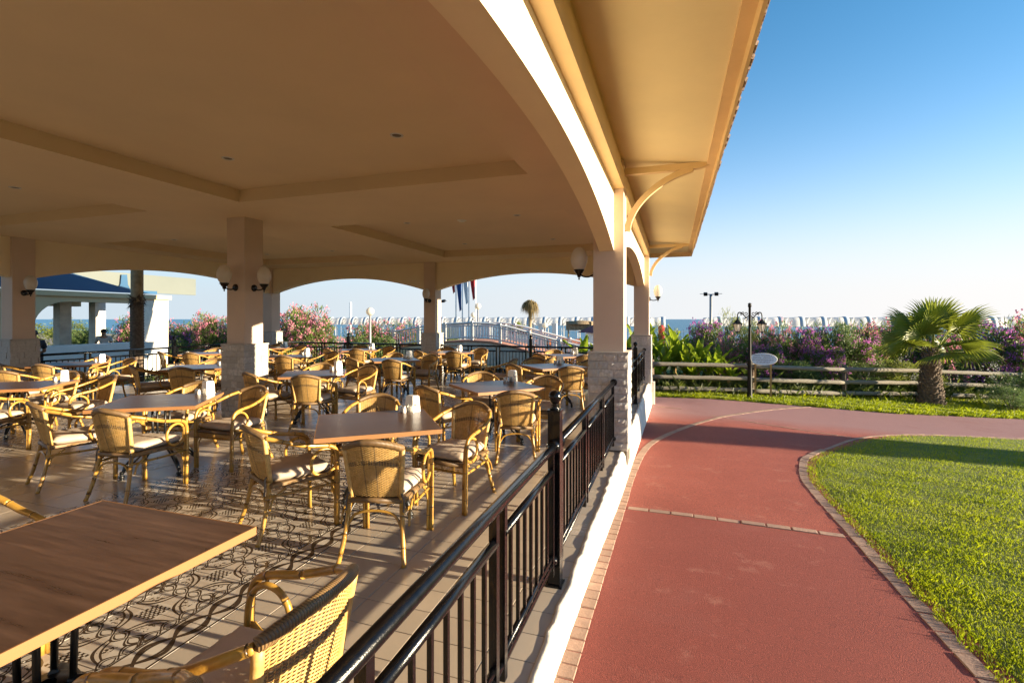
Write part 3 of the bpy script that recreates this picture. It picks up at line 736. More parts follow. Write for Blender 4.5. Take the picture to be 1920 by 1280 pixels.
# ------------------------------------------------------------------ furniture
def caned(pts, r, every=.16, n=8, sub=8):
    P = spline(pts, sub); q = [P[0]]; rings = [0.]; rr = [r]; acc = random.uniform(.04, every)
    for i in range(1, len(P)):
        d = P[i]-P[i-1]; L = d.length
        if acc < L and L > 1e-5:
            t = d/L; c = P[i-1]+t*acc
            q += [c-t*.0045, c-t*.002, c+t*.002, c+t*.0045]; rings += [0, .9, .9, 0]; rr += [r, r*1.08, r*1.08, r]; acc += every*random.uniform(.8, 1.2)
        acc -= L; q.append(P[i]); rings.append(0); rr.append(r)
    mb = MB(); mb.tube(q, rr, n, ring=rings); return mb
def back_pt(u, v):      # u -1..1 across, v 0..1 up the backrest
    hw = .162+.030*v; bow = (1-u*u)
    return Vector((u*hw, -.222-.055*v-.07*bow*(.3+.7*v), .425+.385*v-.05*u*u*v))
def make_chair():
    t = thing('rattan_armchair', 'x', 'armchair', (0, 0, 0), 0, 'cushioned rattan armchairs')
    # backrest: stakes and woven strands
    mb = MB(); NR, NS = 58, 21
    for j in range(NR):
        v = .015+.965*j/(NR-1); pts = []
        seg = NS*2
        for i in range(seg+1):
            u = -1+2*i/seg; p = back_pt(u, v); amp = .0042*math.sin(PI*i/2+PI/2*(0 if j % 2 else 2))
            pts.append(p+Vector((0, amp, 0)))
        band = .60 < v < .68
        V = []; hh, dd = .0034, .0016
        for p in pts: V += [p+Vector((0, -dd, 0)), p+Vector((0, 0, hh)), p+Vector((0, dd, 0)), p+Vector((0, 0, -hh))]
        F = [(i*4+k, i*4+(k+1) % 4, i*4+4+(k+1) % 4, i*4+4+k) for i in range(len(pts)-1) for k in range(4)]
        mb.add(V, F, 1 if band else 0, smooth=True)
    for i in range(NS+1):
        u = -1+2*(i)/NS; 
        mb.tube([back_pt(u, v) for v in lin(0, 1, 8)], .0026 if i not in (7, 12) else .0036, 4, mi=1 if i in (7, 12) else 0, caps=False)
    mb.build('backrest', [m_wick, m_brown], t)
    for s in (-1, 1):
        # rear leg with wrapped stile above
        mb = caned([(s*.178, -.235, .43), (s*.182, -.24, .34), (s*.20, -.275, .16), (s*.222, -.325, .0)], .0165, .17); mb.tube([(s*.222, -.325, .004), (s*.2225, -.326, 0)], .0175, 8); mb.build('leg', m_rattan, t)
        mb = MB(); mb.tube([back_pt(s*1.02, v)+Vector((s*.004, 0, 0)) for v in lin(-.02, 1.0, 8)], .0175, 10); mb.build('stile', m_wrap if False else m_wick, t)
        # front leg running up into the arm
        mb = caned([(s*.262, .25, 0), (s*.264, .25, .25), (s*.266, .248, .5), (s*.268, .235, .585), (s*.27, .20, .625), (s*.272, .13, .645), (s*.273, .02, .663), (s*.27, -.09, .695), (s*.25, -.18, .728), (s*.204, -.268, .757)], .0165, .19, 9, 6); mb.build('arm_rail', m_rattan, t)
        mb = caned([(s*.236, .245, 0), (s*.24, .243, .26), (s*.246, .238, .5), (s*.25, .215, .575), (s*.252, .165, .61), (s*.252, .10, .60), (s*.252, .055, .555), (s*.252, .045, .50), (s*.252, .065, .445), (s*.253, .115, .415), (s*.254, .18, .42), (s*.255, .225, .45)], .0125, .22, 8, 6); mb.build('leg', m_rattan, t)
        # side braces
        mb = caned([(s*.245, .24, .325), (s*.225, 0, .325), (s*.19, -.26, .325)], .0105, .2, 7, 4)
        for y0, y1 in ((.235, .13), (-.25, -.13)):
            mb.tube(spline([(s*.235, y0, .24), (s*.23, (y0*.75+y1*.25), .315), (s*.222, y1, .375)], 5), .0085, 6)
        mb.build('side_stretcher', m_rattan, t)
    mb = MB(); P = [back_pt(u, 1.0)+Vector((0, 0, .006)) for u in lin(-1.05, 1.05, 24)]; mb.tube(P, .0225, 10); mb.build('top_rail', m_wrap, t)
    mb = caned([(-.235, .235, .335), (0, .24, .335), (.235, .235, .335)], .0105, .2, 7, 4); mb.build('front_stretcher', m_rattan, t); mb = MB()
    mb.tube(spline([(-.19, -.258, .22), (-.13, -.25, .31), (0, -.25, .335), (.13, -.25, .31), (.19, -.258, .22)], 5), .0095, 7)
    mb.build('rear_stretcher', m_rattan, t)
    # seat: woven pan with apron
    mb = MB(); mb.box((0, .01, .405), (.44, .47, .022)); 
    for s in (-1, 1): mb.tube([(s*.232, .235, .40), (s*.215, 0, .40), (s*.185, -.235, .40)], .021, 10)
    mb.tube([(-.235, .238, .40), (.235, .238, .40)], .02, 10); mb.tube([(-.185, -.235, .40), (.185, -.235, .40)], .02, 10)
    for j in range(10):
        z = .345+.0065*j; pts = [(-.225+.45*i/30, .236+.003*math.sin(PI*i/2+PI*(j % 2)), z) for i in range(31)]
        mb.tube(pts, .0028, 4, mi=1, caps=False)
    mb.build('seat', [m_wrap, m_wick], t)
    # cushion: pillow-edged pad
    mb = MB(); n, q = 12, 9; V = []
    def prof(u): return (1-abs(u)**5)
    for top in (1, -1):
        for j in range(n+1):
            for i in range(n+1):
                u, v = -1+2*i/n, -1+2*j/n; e = max(abs(u), abs(v)); th = .036*(max(0, 1-e**6))**.5
                hw = .222-.03*(v < 0)*abs(v)
                pk = .004*math.sin(i*2.3)*math.sin(j*1.9)
                rr = 1-.05*(abs(u)*abs(v))**3
                V.append((u*hw*rr, .015+v*.232*rr, .452+top*(th+.008+(pk if e < .95 else 0))))
    nn = (n+1)**2; F = []
    for j in range(n):
        for i in range(n):
            a = j*(n+1)+i; F.append((a, a+1, a+n+2, a+n+1)); F.append((nn+a, nn+a+n+1, nn+a+n+2, nn+a+1))
    rim = [i for i in range(n+1)]+[(j+1)*(n+1)+n for j in range(n)]+[n*(n+1)+n-1-i for i in range(n)]+[(n-1-j)*(n+1) for j in range(n-1)]
    for a, b in zip(rim, rim[1:]+rim[:1]): F.append((a, nn+a, nn+b, b))
    mb.add(V, F, smooth=True); c = mb.build('cushion', m_cush, t)
    for s in (-1, 1):
        mb = MB(); mb.tube(spline([(s*.15, -.22, .455), (s*.185, -.24, .44), (s*.20, -.245, .38), (s*.195, -.25, .33)], 4), .006, 5); mb.build('cushion_tie', m_strap, c)
    return t
def make_table():
    t = thing('dining_table', 'x', 'dining table', (0, 0, 0), 0, 'square wood-topped dining tables')
    mb = MB(); mb.box((0, 0, .735), (.93, .93, .03)); mb.build('tabletop', m_top, t)
    mb = MB()
    for s in (-1, 1):
        mb.box((0, s*.4685, .7335), (.941, .007, .034)); mb.box((s*.4685, 0, .7335), (.007, .93, .034))
    mb.build('edge_band', m_edge, t)
    mb = MB(); mb.box((0, 0, .712), (.42, .42, .012)); mb.lathe([(.0, .29), (.085, .29), (.09, .3), (.085, .31), (.03, .315)], 14); mb.build('base_plate', m_cast, t)
    for k in range(4):
        a = PI/4+k*PI/2; c, s = math.cos(a), math.sin(a)
        mb = MB(); mb.tube([(c*.075, s*.075, .3), (c*.085, s*.085, .708)], .012, 8); mb.build('upright', m_cast, t)
        mb = MB(); C = spline([(c*r_, s*r_, z) for r_, z in ((.06, .31), (.14, .285), (.24, .22), (.315, .13), (.35, .06))], 5)
        mb.tube(C, [.016+.004*math.sin(i*.5) for i in range(len(C))], 8)
        mb.tube(spline([(c*r_, s*r_, z) for r_, z in ((.07, .265), (.16, .225), (.26, .14), (.33, .075))], 4), .009, 6)
        mb.lathe([(0, .085), (.016, .083), (.02, .07), (.013, .058), (.012, .048), (.026, .036), (.028, .024), (.016, .016), (.018, .006), (.03, 0), (0, 0)], 10, (c*.355, s*.355, 0)); mb.build('foot', m_cast, t)
    return t
CH, TB = make_chair(), make_table()
used = {'c': False, 't': False, 'n': None, 's': None}
def place(proto, key, loc, rz, label):
    if not used[key]:
        used[key] = True; KIDS[proto.name] = [(c, list(c.children)) for c in proto.children]
        proto.location = loc; proto.rotation_euler = (0, 0, rz); proto['label'] = label; return proto
    return dup(proto, loc, rz, label)
def make_disp(label, loc, rz):
    t = thing('napkin_dispenser', label, 'napkin dispenser', loc, rz, 'steel napkin dispensers')
    mb = MB(); a, b = .058, .047; c, d = .047, .040; V = [(-a, -b, 0), (a, -b, 0), (a, b, 0), (-a, b, 0), (-c, -d, .145), (c, -d, .145), (c, d, .145), (-c, d, .145)]
    mb.add(V, [(0, 1, 5, 4), (1, 2, 6, 5), (2, 3, 7, 6), (3, 0, 4, 7), (4, 5, 6, 7)]); mb.build('case', m_chrome, t)
    mb = MB(); mb.tube([(.0575, 0, .062), (.0545, 0, .066)], .026, 14); mb.build('emblem', m_plastic, t); mb = MB(); mb.box((0, 0, .148), (.08, .066, .006)); mb.build('napkin', m_plastic, t); return t
def make_shaker(label, loc):
    t = thing('salt_shaker', label, 'shaker', loc, 0, 'pairs of white condiment shakers')
    mb = MB(); mb.lathe([(0, 0), (.019, 0), (.020, .01), (.018, .045)], 12); mb.build('body', m_plastic, t)
    mb = MB(); mb.lathe([(.0185, .045), (.0185, .058), (.012, .066), (0, .068)], 12); mb.build('cap', m_chrome, t); return t
ROWS = ['front row', 'second row', 'third row', 'fourth row', 'seaward row']
COLS = ['path-side table', 'second table from path', 'third table from path', 'innermost table']
TABS = [(0, 0, -2.13, 1.12, 0), (0, 1, -2.39, 3.54, 38), (0, 2, -2.2, 5.95, 47), (0, 3, -2.12, 8.8, 43), (0, 4, -2.35, 11.55, 40),
        (1, 1, -5.2, 3.74, 34), (1, 2, -5.48, 6.4, 36), (1, 3, -5.72, 9.15, 40), (1, 4, -5.6, 11.7, 42),
        (2, 1, -8.2, 4.0, 36), (2, 2, -8.25, 6.6, 38), (2, 3, -8.55, 9.2, 41), (2, 4, -8.5, 11.75, 37),
        (3, 2, -11.15, 6.25, 38), (3, 3, -11.4, 9.3, 40), (3, 4, -11.6, 11.7, 36)]
SEATS = [(.43, -.50, 14, 'near path-side seat'), (-.47, -.45, -26, 'near inner seat'), (.54, .42, 172, 'far path-side seat'), (-.46, .56, 196, 'far inner seat')]
rj = random.Random(5)
for ci, ri, x, y, rot in TABS:
    where = f'{COLS[ci]}, {ROWS[ri]}'
    place(TB, 't', (x, y, 0), R(rot), f'square wood-topped table on black iron feet, {where}')
    if (ci, ri) == (0, 0): seats = [(.82, .08, 90, 'seat by the railing'), (.80, -.49, 92, 'near seat by the railing'), (-1.0, .14, -88, 'inner seat'), ]
    else: seats = SEATS
    for k, (dx, dy, a, nm) in enumerate(seats):
        j = 0 if (ci, ri) in ((0, 0), (0, 1)) else 1
        px, py = x+dx+j*rj.uniform(-.05, .05), y+dy+j*rj.uniform(-.05, .05)
        pre = 'rattan armchair, back to camera' if abs(a) < 60 else 'rattan armchair, facing camera' if abs(a) > 120 else 'rattan armchair, set sideways'
        place(CH, 'c', (px, py, 0), R(a+j*rj.uniform(-9, 9)), f'{pre}, {nm}, {where}')
    if (ci, ri) == (0, 0): continue
    rr = R(rot); bx, by = x+.06+j*rj.uniform(-.04, .04), y+.50
    lab = f'steel napkin dispenser on the {where}'
    if used['n'] is None: used['n'] = make_disp(lab, (bx, by, .75), R(-18))
    else: dup(used['n'], (bx, by, .75), R(-18+rj.uniform(-12, 12)), lab)
    for q in (0, 1):
        lab = ('white shaker touching' if q == 0 else 'white shaker set apart from')+f' the napkin dispenser, {where}'; p = (bx-.06-.05*q+.02, by-.085+.015*q, .75)
        if used['s'] is None: used['s'] = make_shaker(lab, p)
        else: dup(used['s'], p, 0, lab)
# loose extra chairs by the seaward railing
for x, y, a, lab in ((-3.35, 9.35, 88, 'rattan armchair standing sideways behind the path-side table, fourth row'), (-2.75, 10.15, 80, 'rattan armchair sideways in front of the ball-topped seaward post'),
                     (-9.9, 4.9, 20, 'rattan armchair left loose beside the innermost tables, second row')):
    dup(CH, (x, y, 0), R(a), lab)

# ------------------------------------------------------------------ plants
def bush_meshes(seed, nleaf, ll, lw, leaf_m, flow_m=None, nfl=0, fl=.03, tall=1.0, spread=.62, droop=0., topbias=0.):
    rg = np.random.default_rng(seed)
    lumps = []
    for i in range(22):
        a = rg.uniform(0, 2*PI); r = spread*math.sqrt(rg.uniform(0, 1))*.8; z = rg.uniform(.22, .86)
        r *= math.sqrt(max(.12, 1-((z-.45)/.6)**2)); lumps.append((r*math.cos(a), r*math.sin(a), z*tall, rg.uniform(.13, .26)))
    def pts(n, shell=.55):
        k = rg.integers(0, len(lumps), n); L = np.array(lumps)[k]
        d = rg.normal(size=(n, 3)); d /= np.linalg.norm(d, axis=1)[:, None]
        r = L[:, 3]*(shell+(1-shell)*rg.uniform(0, 1, n))**.6*rg.uniform(.75, 1.25, n)
        return L[:, :3]+d*r[:, None], d
    def quads(P, D, ll, lw, vv):
        n = len(P); dirv = D*.6+rg.normal(size=(n, 3))*.5+np.array([0, 0, .35-droop]); dirv /= np.linalg.norm(dirv, axis=1)[:, None]
        sv = np.cross(dirv, rg.normal(size=(n, 3))); sv /= np.linalg.norm(sv, axis=1)[:, None]
        l = ll*rg.uniform(.6, 1.3, n); w = lw*rg.uniform(.7, 1.3, n)
        V = np.stack([P-dirv*(l*.5)[:, None], P+sv*w[:, None], P+dirv*(l*.5)[:, None], P-sv*w[:, None]], 1).reshape(-1, 3)
        mb = MB(); mb.add([tuple(q) for q in V], [(4*i, 4*i+1, 4*i+2, 4*i+3) for i in range(n)], a=list(np.repeat(vv, 4))); return mb
    P, D = pts(nleaf); v = rg.uniform(0, 1, nleaf)
    o = quads(P, D, ll, lw, v).build('foliage', leaf_m); A = o.data; bpy.data.objects.remove(o); B = None
    if nfl:
        C, D = pts(nfl, .95); keep = (C[:, 2] > .18*tall); C, D = C[keep]+D[keep]*.02, D[keep]
        k = rg.integers(0, len(C), nfl*11); Q = C[k]+rg.normal(size=(len(k), 3))*fl*1.0
        o = quads(Q, D[k], fl*1.2, fl*.6, rg.uniform(0, 1, len(k))).build('blossoms', flow_m); B = o.data; bpy.data.objects.remove(o)
    mb = MB()
    for i in range(7):
        x, y, z, r = lumps[i*3]; mb.tube(spline([(x*.15, y*.15, -.08), (x*.4, y*.4, z*.4), (x, y, z)], 3), [.02, .018, .016, .014, .012, .01, .008], 5)
    o = mb.build('stem', m_bark); Cm = o.data; bpy.data.objects.remove(o)
    return A, B, Cm
OLP = [bush_meshes(s, 4000, .080, .009, m_olean, m_pink, 260, .026) for s in (1, 2)]
OLV = [bush_meshes(s, 4000, .080, .009, m_olean, m_purple, 230, .026) for s in (3, 4)]
TAM = [bush_meshes(5, 7500, .06, .006, m_tama), bush_meshes(6, 7500, .06, .007, m_tama2)]
def bush(ms, name, label, cat, x, y, top, width, grp=None, base=None, rz=None):
    b = gz(x, y) if base is None else base; hgt = top-b
    t = thing(name, label, cat, (x, y, b), random.uniform(0, 6) if rz is None else rz, grp); t.scale = (width/1.25, width/1.25, hgt*1.0)
    link('foliage', ms[0], t)['kind'] = 'stuff'
    if ms[1]: link('blossoms', ms[1], t)['kind'] = 'stuff'
    link('stem', ms[2], t); return t
G1 = 'flowering oleanders behind the log fence'
bush(OLV[0], 'oleander_bush', 'purple oleander with a ragged top behind the banana plants', 'oleander', 1.1, 18.0, 1.66, 1.5, G1)
bush(OLP[0], 'oleander_bush', 'salmon-pink oleander low between banana leaves and street lamp', 'oleander', 1.35, 17.2, 1.0, 1.1, G1)
bush(TAM[0], 'feathery_shrub', 'tall yellow-green feathery shrub behind the street lamp', 'shrub', 2.25, 18.6, 1.92, 1.5)
bush(TAM[0], 'feathery_shrub', 'pale feathery shrub against the sea behind the banana plants', 'shrub', -.15, 18.8, 1.5, 1.3)
bush(OLP[1], 'oleander_bush', 'pink and magenta oleander above the oval sign', 'oleander', 3.3, 18.6, 1.5, 1.7, G1)
bush(OLV[1], 'oleander_bush', 'low purple oleander directly behind the oval sign', 'oleander', 2.75, 17.4, .75, 1.7, G1)
bush(OLV[0], 'oleander_bush', 'deep purple oleander midway between the oval sign and the fan palm', 'oleander', 4.45, 18.9, 1.42, 1.8, G1)
bush(TAM[1], 'feathery_shrub', 'bluish green feathery shrub between purple oleanders', 'shrub', 5.35, 19.3, 1.58, 1.9)
bush(OLV[1], 'oleander_bush', 'purple-flowered oleander low in front of the bluish green shrub', 'oleander', 4.7, 18.2, .7, 1.5, G1)
bush(OLP[0], 'oleander_bush', 'red-pink oleander at the inland side of the fan palm crown', 'oleander', 6.5, 20.4, 1.58, 2.0, G1)
bush(OLV[1], 'oleander_bush', 'dark purple oleander hidden behind the fan palm', 'oleander', 8.0, 21.3, 1.36, 2.4, G1)
bush(OLV[0], 'oleander_bush', 'purple oleander reaching beside the fan palm fronds', 'oleander', 10.1, 21.5, 1.62, 2.4, G1)
bush(OLP[1], 'oleander_bush', 'pink-topped oleander at the outer end of the hedge', 'oleander', 11.6, 21.4, 1.66, 2.2, G1)
bush(OLV[1], 'oleander_bush', 'purple oleander low at the outer end of the hedge', 'oleander', 11.2, 20.3, .9, 2.0, G1)
bush(TAM[0], 'feathery_shrub', 'bright yellow-green shrub behind the log fence under the fan palm', 'shrub', 7.05, 18.9, .35, 2.2)
bush(TAM[1], 'leafy_shrub', 'dark green shrub against the log fence beyond the palm trunk', 'shrub', 9.7, 18.2, .05, 1.9)
bush(TAM[1], 'leafy_shrub', 'low dark shrub in front of the fence at the outer grass edge', 'shrub', 8.9, 17.1, -.25, 1.3)
G2 = 'oleanders beyond the seaward railing'
bush(OLP[0], 'oleander_bush', 'tall pink oleander filling the left of the seaward arch', 'oleander', -15.1, 16.6, 2.3, 2.6, G2)
bush(OLP[1], 'oleander_bush', 'pink oleander lower down, touching the white footbridge', 'oleander', -13.9, 16.2, 1.7, 2.2, G2)
bush(OLP[0], 'oleander_bush', 'rosy oleander between the tall pink one and globe lamp', 'oleander', -13.0, 18.6, 1.6, 2.0, G2)
bush(OLP[1], 'oleander_bush', 'rounded dusky pink oleander behind the globe lamp', 'oleander', -11.8, 19.8, 1.5, 1.8, G2)
bush(TAM[1], 'leafy_shrub', 'green shrub behind the rising white footbridge rail', 'shrub', -10.9, 22.3, 1.3, 1.6)
bush(TAM[0], 'leafy_shrub', 'sunlit yellow-green shrub at the foot of the tall pink oleander', 'shrub', -14.2, 15.0, .75, 2.0)
bush(OLP[0], 'oleander_bush', 'pink oleander just behind the pillar amid the tables', 'oleander', -19.2, 16.2, 1.95, 1.9, G2)
bush(OLV[0], 'oleander_bush', 'purple oleander beside the white bar wall', 'oleander', -20.2, 17.0, 1.45, 2.0, G2)
bush(OLP[1], 'oleander_bush', 'pale pink oleander hard against the white bar wall', 'oleander', -22.2, 18.0, 1.42, 2.2, G2)
bush(TAM[1], 'leafy_shrub', 'green undergrowth shrub below the purple oleander by the bar', 'shrub', -20.0, 15.8, .8, 2.2)
bush(OLP[1], 'oleander_bush', 'pink and white oleander farthest along the white bar wall', 'oleander', -24.4, 18.5, 1.45, 2.4, G2)
bush(OLV[1], 'oleander_bush', 'mauve oleander filling the gap next to the white bar wall', 'oleander', -23.0, 17.2, 1.1, 2.2, G2)
bush(TAM[1], 'leafy_shrub', 'dark green shrub low against the white bar wall', 'shrub', -22.0, 16.4, .6, 2.4)
bush(OLP[0], 'oleander_bush', 'pink oleander between the tall pillar and the big pink one', 'oleander', -17.2, 16.9, 1.3, 2.0, G2)
bush(TAM[1], 'leafy_shrub', 'green shrub low behind the globe lamp post', 'shrub', -12.4, 18.0, .95, 2.4)
bush(OLP[1], 'oleander_bush', 'pink oleander behind the post of the street lamp', 'oleander', 2.0, 17.6, 1.05, 1.6, G1)
bush(TAM[1], 'feathery_shrub', 'green shrub under the purple oleander, right of the oval sign', 'shrub', 3.75, 17.5, .35, 1.7)
bush(OLP[0], 'oleander_bush', 'coral-pink oleander low between oval sign and bluish shrub', 'oleander', 3.7, 18.4, 1.0, 1.5, G1)
bush(OLV[0], 'oleander_bush', 'violet oleander between bluish shrub and fan palm', 'oleander', 5.95, 19.4, 1.15, 1.7, G1)
bush(TAM[1], 'feathery_shrub', 'small green shrub behind the fence just before the fan palm', 'shrub', 5.7, 18.5, .3, 1.8)
bush(OLP[1], 'oleander_bush', 'pale pink oleander just past the fan palm trunk', 'oleander', 8.9, 20.6, 1.2, 2.0, G1)
G3 = 'bushes seen through the pool bar'
bush(TAM[0], 'leafy_shrub', 'yellow-green bush seen through the pool bar arch', 'shrub', -31.5, 17.0, 1.6, 4.6, G3)
bush(TAM[1], 'leafy_shrub', 'green bush behind the middle post of the pool bar', 'shrub', -28.5, 17.6, 1.2, 3.2, G3)
bush(OLP[1], 'oleander_bush', 'reddish pink oleander seen through the pool bar beside the palm trunk', 'oleander', -26.2, 17.6, 1.75, 2.6, G3)

# banana plants
def banana_leaf():
    mb = MB(); n = 14; V = []; at = []
    for i in range(n+1):
        s = i/n; w = .13*(math.sin(PI*min(1, s*1.02)**.75))**.7+.002; x = s*.95; z = .12*s-.26*s*s*s
        for k, f in ((-1, 1), (-.5, .6), (0, 0), (.5, .6), (1, 1)):
            tear = (.03*math.sin(i*5.1+k) if abs(k) == 1 else 0)
            V.append((x+tear, k*w, z+.05*abs(k)+.012*math.sin(i*2.2+k*3))); at.append(.25+.5*abs(k) if k else 1.)
    F = [(i*5+k, i*5+k+1, (i+1)*5+k+1, (i+1)*5+k) for i in range(n) for k in range(4)]
    mb.add(V, F, a=at, smooth=True); mb.tube([(i/n*.95, 0, .12*i/n-.26*(i/n)**3-.006) for i in range(n+1)], [.011*(1-.8*i/n) for i in range(n+1)], 5, a=1.)
    o = mb.build('leaf', m_banana); me = o.data; bpy.data.objects.remove(o); return me
BL = banana_leaf()
mb = MB(); mb.tube(spline([(0, 0, -.1), (.02, 0, .3), (.01, .01, .62)], 4), [.07, .066, .062, .058, .055, .05, .046, .042, .036], 9); o = mb.build('stem', m_stake); BS = o.data; bpy.data.objects.remove(o)
def banana(label, x, y, top, nl, seed, lean=0):
    rg = random.Random(seed); b = gz(x, y); H = top-b
    t = thing('banana_plant', label, 'banana plant', (x, y, b), rg.uniform(0, 6), 'banana plants behind the log fence')
    s = link('stem', BS, t); s.scale = (1, 1, H*.62)
    for k in range(nl):
        a = k*2.4+rg.uniform(-.4, .4); up = R(84-48*k/nl+rg.uniform(-8, 8)); sc = rg.uniform(.75, 1.05)*H*.62
        lf = link('leaf', BL, t, (0, 0, H*(.40-.12*k/nl)), (rg.uniform(-.5, .5), -up, a)); lf.scale = (sc, sc*1.15, sc)
BN = [(-.25, 16.1, 1.0), (.05, 16.5, 1.52), (.35, 16.0, .9), (.75, 16.3, 1.2), (1.05, 15.9, .85), (1.35, 16.2, .95), (-.42, 15.7, .55), (1.6, 15.9, .5), (-1.3, 16.0, 1.6), (-2.75, 15.6, 1.25), (-2.4, 16.2, 1.05), (.55, 15.7, .6), (-.72, 16.9, 1.62)]
BLAB = ['banana plant with upright leaves beside the far corner pillar', 'tallest banana plant, rising behind the log fence next to the corner pillar', 'small banana plant below the tallest one', 'banana plant with a drooping dark leaf in mid-clump', 'low banana plant near the pink oleander', 'banana plant with wide glossy leaves at the clump end near the lamp', 'short banana sucker by the corner pillar foot', 'short banana plant beside the street lamp', 'banana plant seen between the two path-side pillars', 'bright banana plant beyond the seaward railing by the pillar', 'smaller banana plant beyond the seaward railing', 'young banana plant at the fence in mid-clump', 'banana plant with a tall leaf rising by the corner pillar edge']
for i, ((x, y, tp), lb) in enumerate(zip(BN, BLAB)): banana(lb, x, y, tp, 7, i+3)

# fan palms
def fan_leaf():
    mb = MB(); ns = 34; V = []; F = []; at = []
    for i in range(ns):
        a = R(-115+230*i/(ns-1)); L = .86*(1-.25*(abs(a)/R(115))**2)*random.uniform(.93, 1.05); d = Vector((math.cos(a), math.sin(a), 0)); n_ = Vector((-d.y, d.x, 0))
        w = .034
        def P(s, off, up): 
            dr = -.13*s*s*s; return Vector((.0, 0, 0))+d*(L*s)+n_*off+Vector((0, 0, up+dr-.06*abs(a)*s))
        o = len(V); V += [P(.02, -.002, 0), P(.02, .002, 0), P(.55, -w, -.012), P(.55, 0, .012), P(.55, w, -.012), P(.82, -w*.45, -.01), P(.82, 0, .006), P(.82, w*.45, -.01), P(1.02, 0, -.05)]
        at += [.2, .2, .4, .9, .4, .5, .9, .5, 1.]
        F += [(o, o+2, o+3), (o, o+3, o+1), (o+1, o+3, o+4), (o+2, o+5, o+6, o+3), (o+3, o+6, o+7, o+4), (o+5, o+8, o+6), (o+6, o+8, o+7)]
    mb.add(V, F, a=at); mb.tube([(-.85, 0, -.10), (-.4, 0, -.03), (.04, 0, 0)], [.02, .014, .01], 6, a=.6)
    o = mb.build('frond', m_fan); me = o.data; bpy.data.objects.remove(o); return me
FL = fan_leaf()
def fan_palm(label, x, y, ht, sc, nf, r0, r1, mat_trunk, name='fan_palm', dry=False, seed=1, upto=78, low=35):
    rg = random.Random(seed); b = gz(x, y); t = thing(name, label, 'palm tree', (x, y, b), 0)
    mb = MB(); prof = [(r0*1.25, -.1), (r0*1.2, .1), (r0, .3*ht*.6)]+[(r0+(r1-r0)*k, .3*ht*.6+(ht-.18*ht)*k) for k in (.3, .6, 1.)]+[(0, ht+.02)]; mb.lathe(prof, 16)
    rows = int(ht/.075)
    for j in range(rows):
        z = .02+ht*j/rows; rr = float(np.interp(z, [0, .18*ht, ht], [r0*1.2, r0, r1]))
        for k in range(11):
            a = 2*PI*(k+.5*(j % 2))/11+rg.uniform(-.1, .1); c, s = math.cos(a), math.sin(a); q = rg.uniform(.8, 1.3)
            w = rr*.3; u = Vector((-s, c, 0)); p = Vector((c*rr, s*rr, z)); out = Vector((c, s, 0))
            mb.add([p-u*w-out*.02, p+u*w-out*.02, p+u*w*.5+out*.055*q+Vector((0, 0, .09*q)), p-u*w*.5+out*.05*q+Vector((0, 0, .1*q)), p+out*.035*q+Vector((0, 0, .02))], [(0, 4, 3), (0, 1, 4), (1, 2, 4), (4, 2, 3)])
    mb.build('trunk', mat_trunk, t)
    for k in range(nf):
        a = k*2.39996+rg.uniform(-.2, .2); f = k/nf; el = R(upto-(upto+low)*f**.85+rg.uniform(-8, 8)); s_ = sc*rg.uniform(.85, 1.08)
        d = Vector((math.cos(a)*math.cos(el), math.sin(a)*math.cos(el), math.sin(el)))
        lf = link('frond', FL, t, Vector((0, 0, ht-.08))+d*.85*s_, (rg.uniform(-.9, .9), -el, a)); lf.scale = (s_, s_, s_)
        if dry: pass
    return t
fan_palm('big green fan palm with a shaggy trunk on the grass by the log fence', 7.08, 17.15, 1.62, 1.0, 17, .25, .135, m_bark, seed=9, upto=86, low=14)
fan_palm('very small fan palm beside the white gate posts near the beach', -12.9, 40, 1.8, .7, 14, .18, .16, m_bark, seed=5)
t = thing('dead_palm', 'thin palm with a drooping dry brown crown beyond the seaward railing', 'palm tree', (-8.74, 30, gz(-8.74, 30)))
b = gz(-8.74, 30); mb = MB(); mb.lathe([(.16, -.1), (.13, .6), (.105, 2.4), (.12, 2.5-b-.3), (.16, 2.5-b), (0, 2.6-b)], 10); mb.build('trunk', m_bark2, t)
mb = MB(); rg = random.Random(3)
for i in range(1100):
    a = rg.uniform(0, 2*PI); c, s = math.cos(a), math.sin(a); lean = max(0, math.cos(a+.4)); R_ = rg.uniform(.12, .66); up = rg.uniform(.05, .5)*(1-R_*.8); dp = rg.uniform(.15, .7)*(1+1.1*lean*(rg.random() < .5))
    p = Vector((0, 0, 2.45-b)); m_ = p+Vector((c*R_*.75, s*R_*.75, up)); q = p+Vector((c*R_*1.1, s*R_*1.1, up-dp)); w = Vector((-s, c, 0))*.018
    mb.add([p-w, p+w, m_+w, m_-w, q], [(0, 1, 2, 3), (3, 2, 4)], a=rg.random())
mb.build('crown', m_dry, t)['kind'] = 'stuff'
# tall palm by the pool bar
t = thing('tall_palm', 'tall palm with a dark ringed trunk and pale shorn top, in front of the bar', 'palm tree', (-14.6, 9.81, gz(-14.6, 9.8)))
mb = MB(); P = [(.2, -.2)]
for k in range(31): P += [(.165-.0004*k, .02+k*.083), (.18-.0004*k, .06+k*.083)]
mb.lathe(P, 14); mb.build('trunk', m_bark, t)
mb = MB(); mb.lathe([(.15, 2.55), (.15, 5.4), (.17, 5.9), (0, 6)], 14); mb.build('shorn_trunk', m_bark2, t)
mb = MB(); rg = random.Random(8)
for i in range(90):
    a = rg.uniform(0, 2*PI); c, s = math.cos(a), math.sin(a); z = rg.uniform(2.48, 2.75); mb.add([(c*.15-s*.04, s*.15+c*.04, z), (c*.15+s*.04, s*.15-c*.04, z), (c*rg.uniform(.2, .3), s*rg.uniform(.2, .3), z+rg.uniform(-.2, .12))], [(0, 1, 2)])
mb.build('fibre_skirt', m_bark, t)
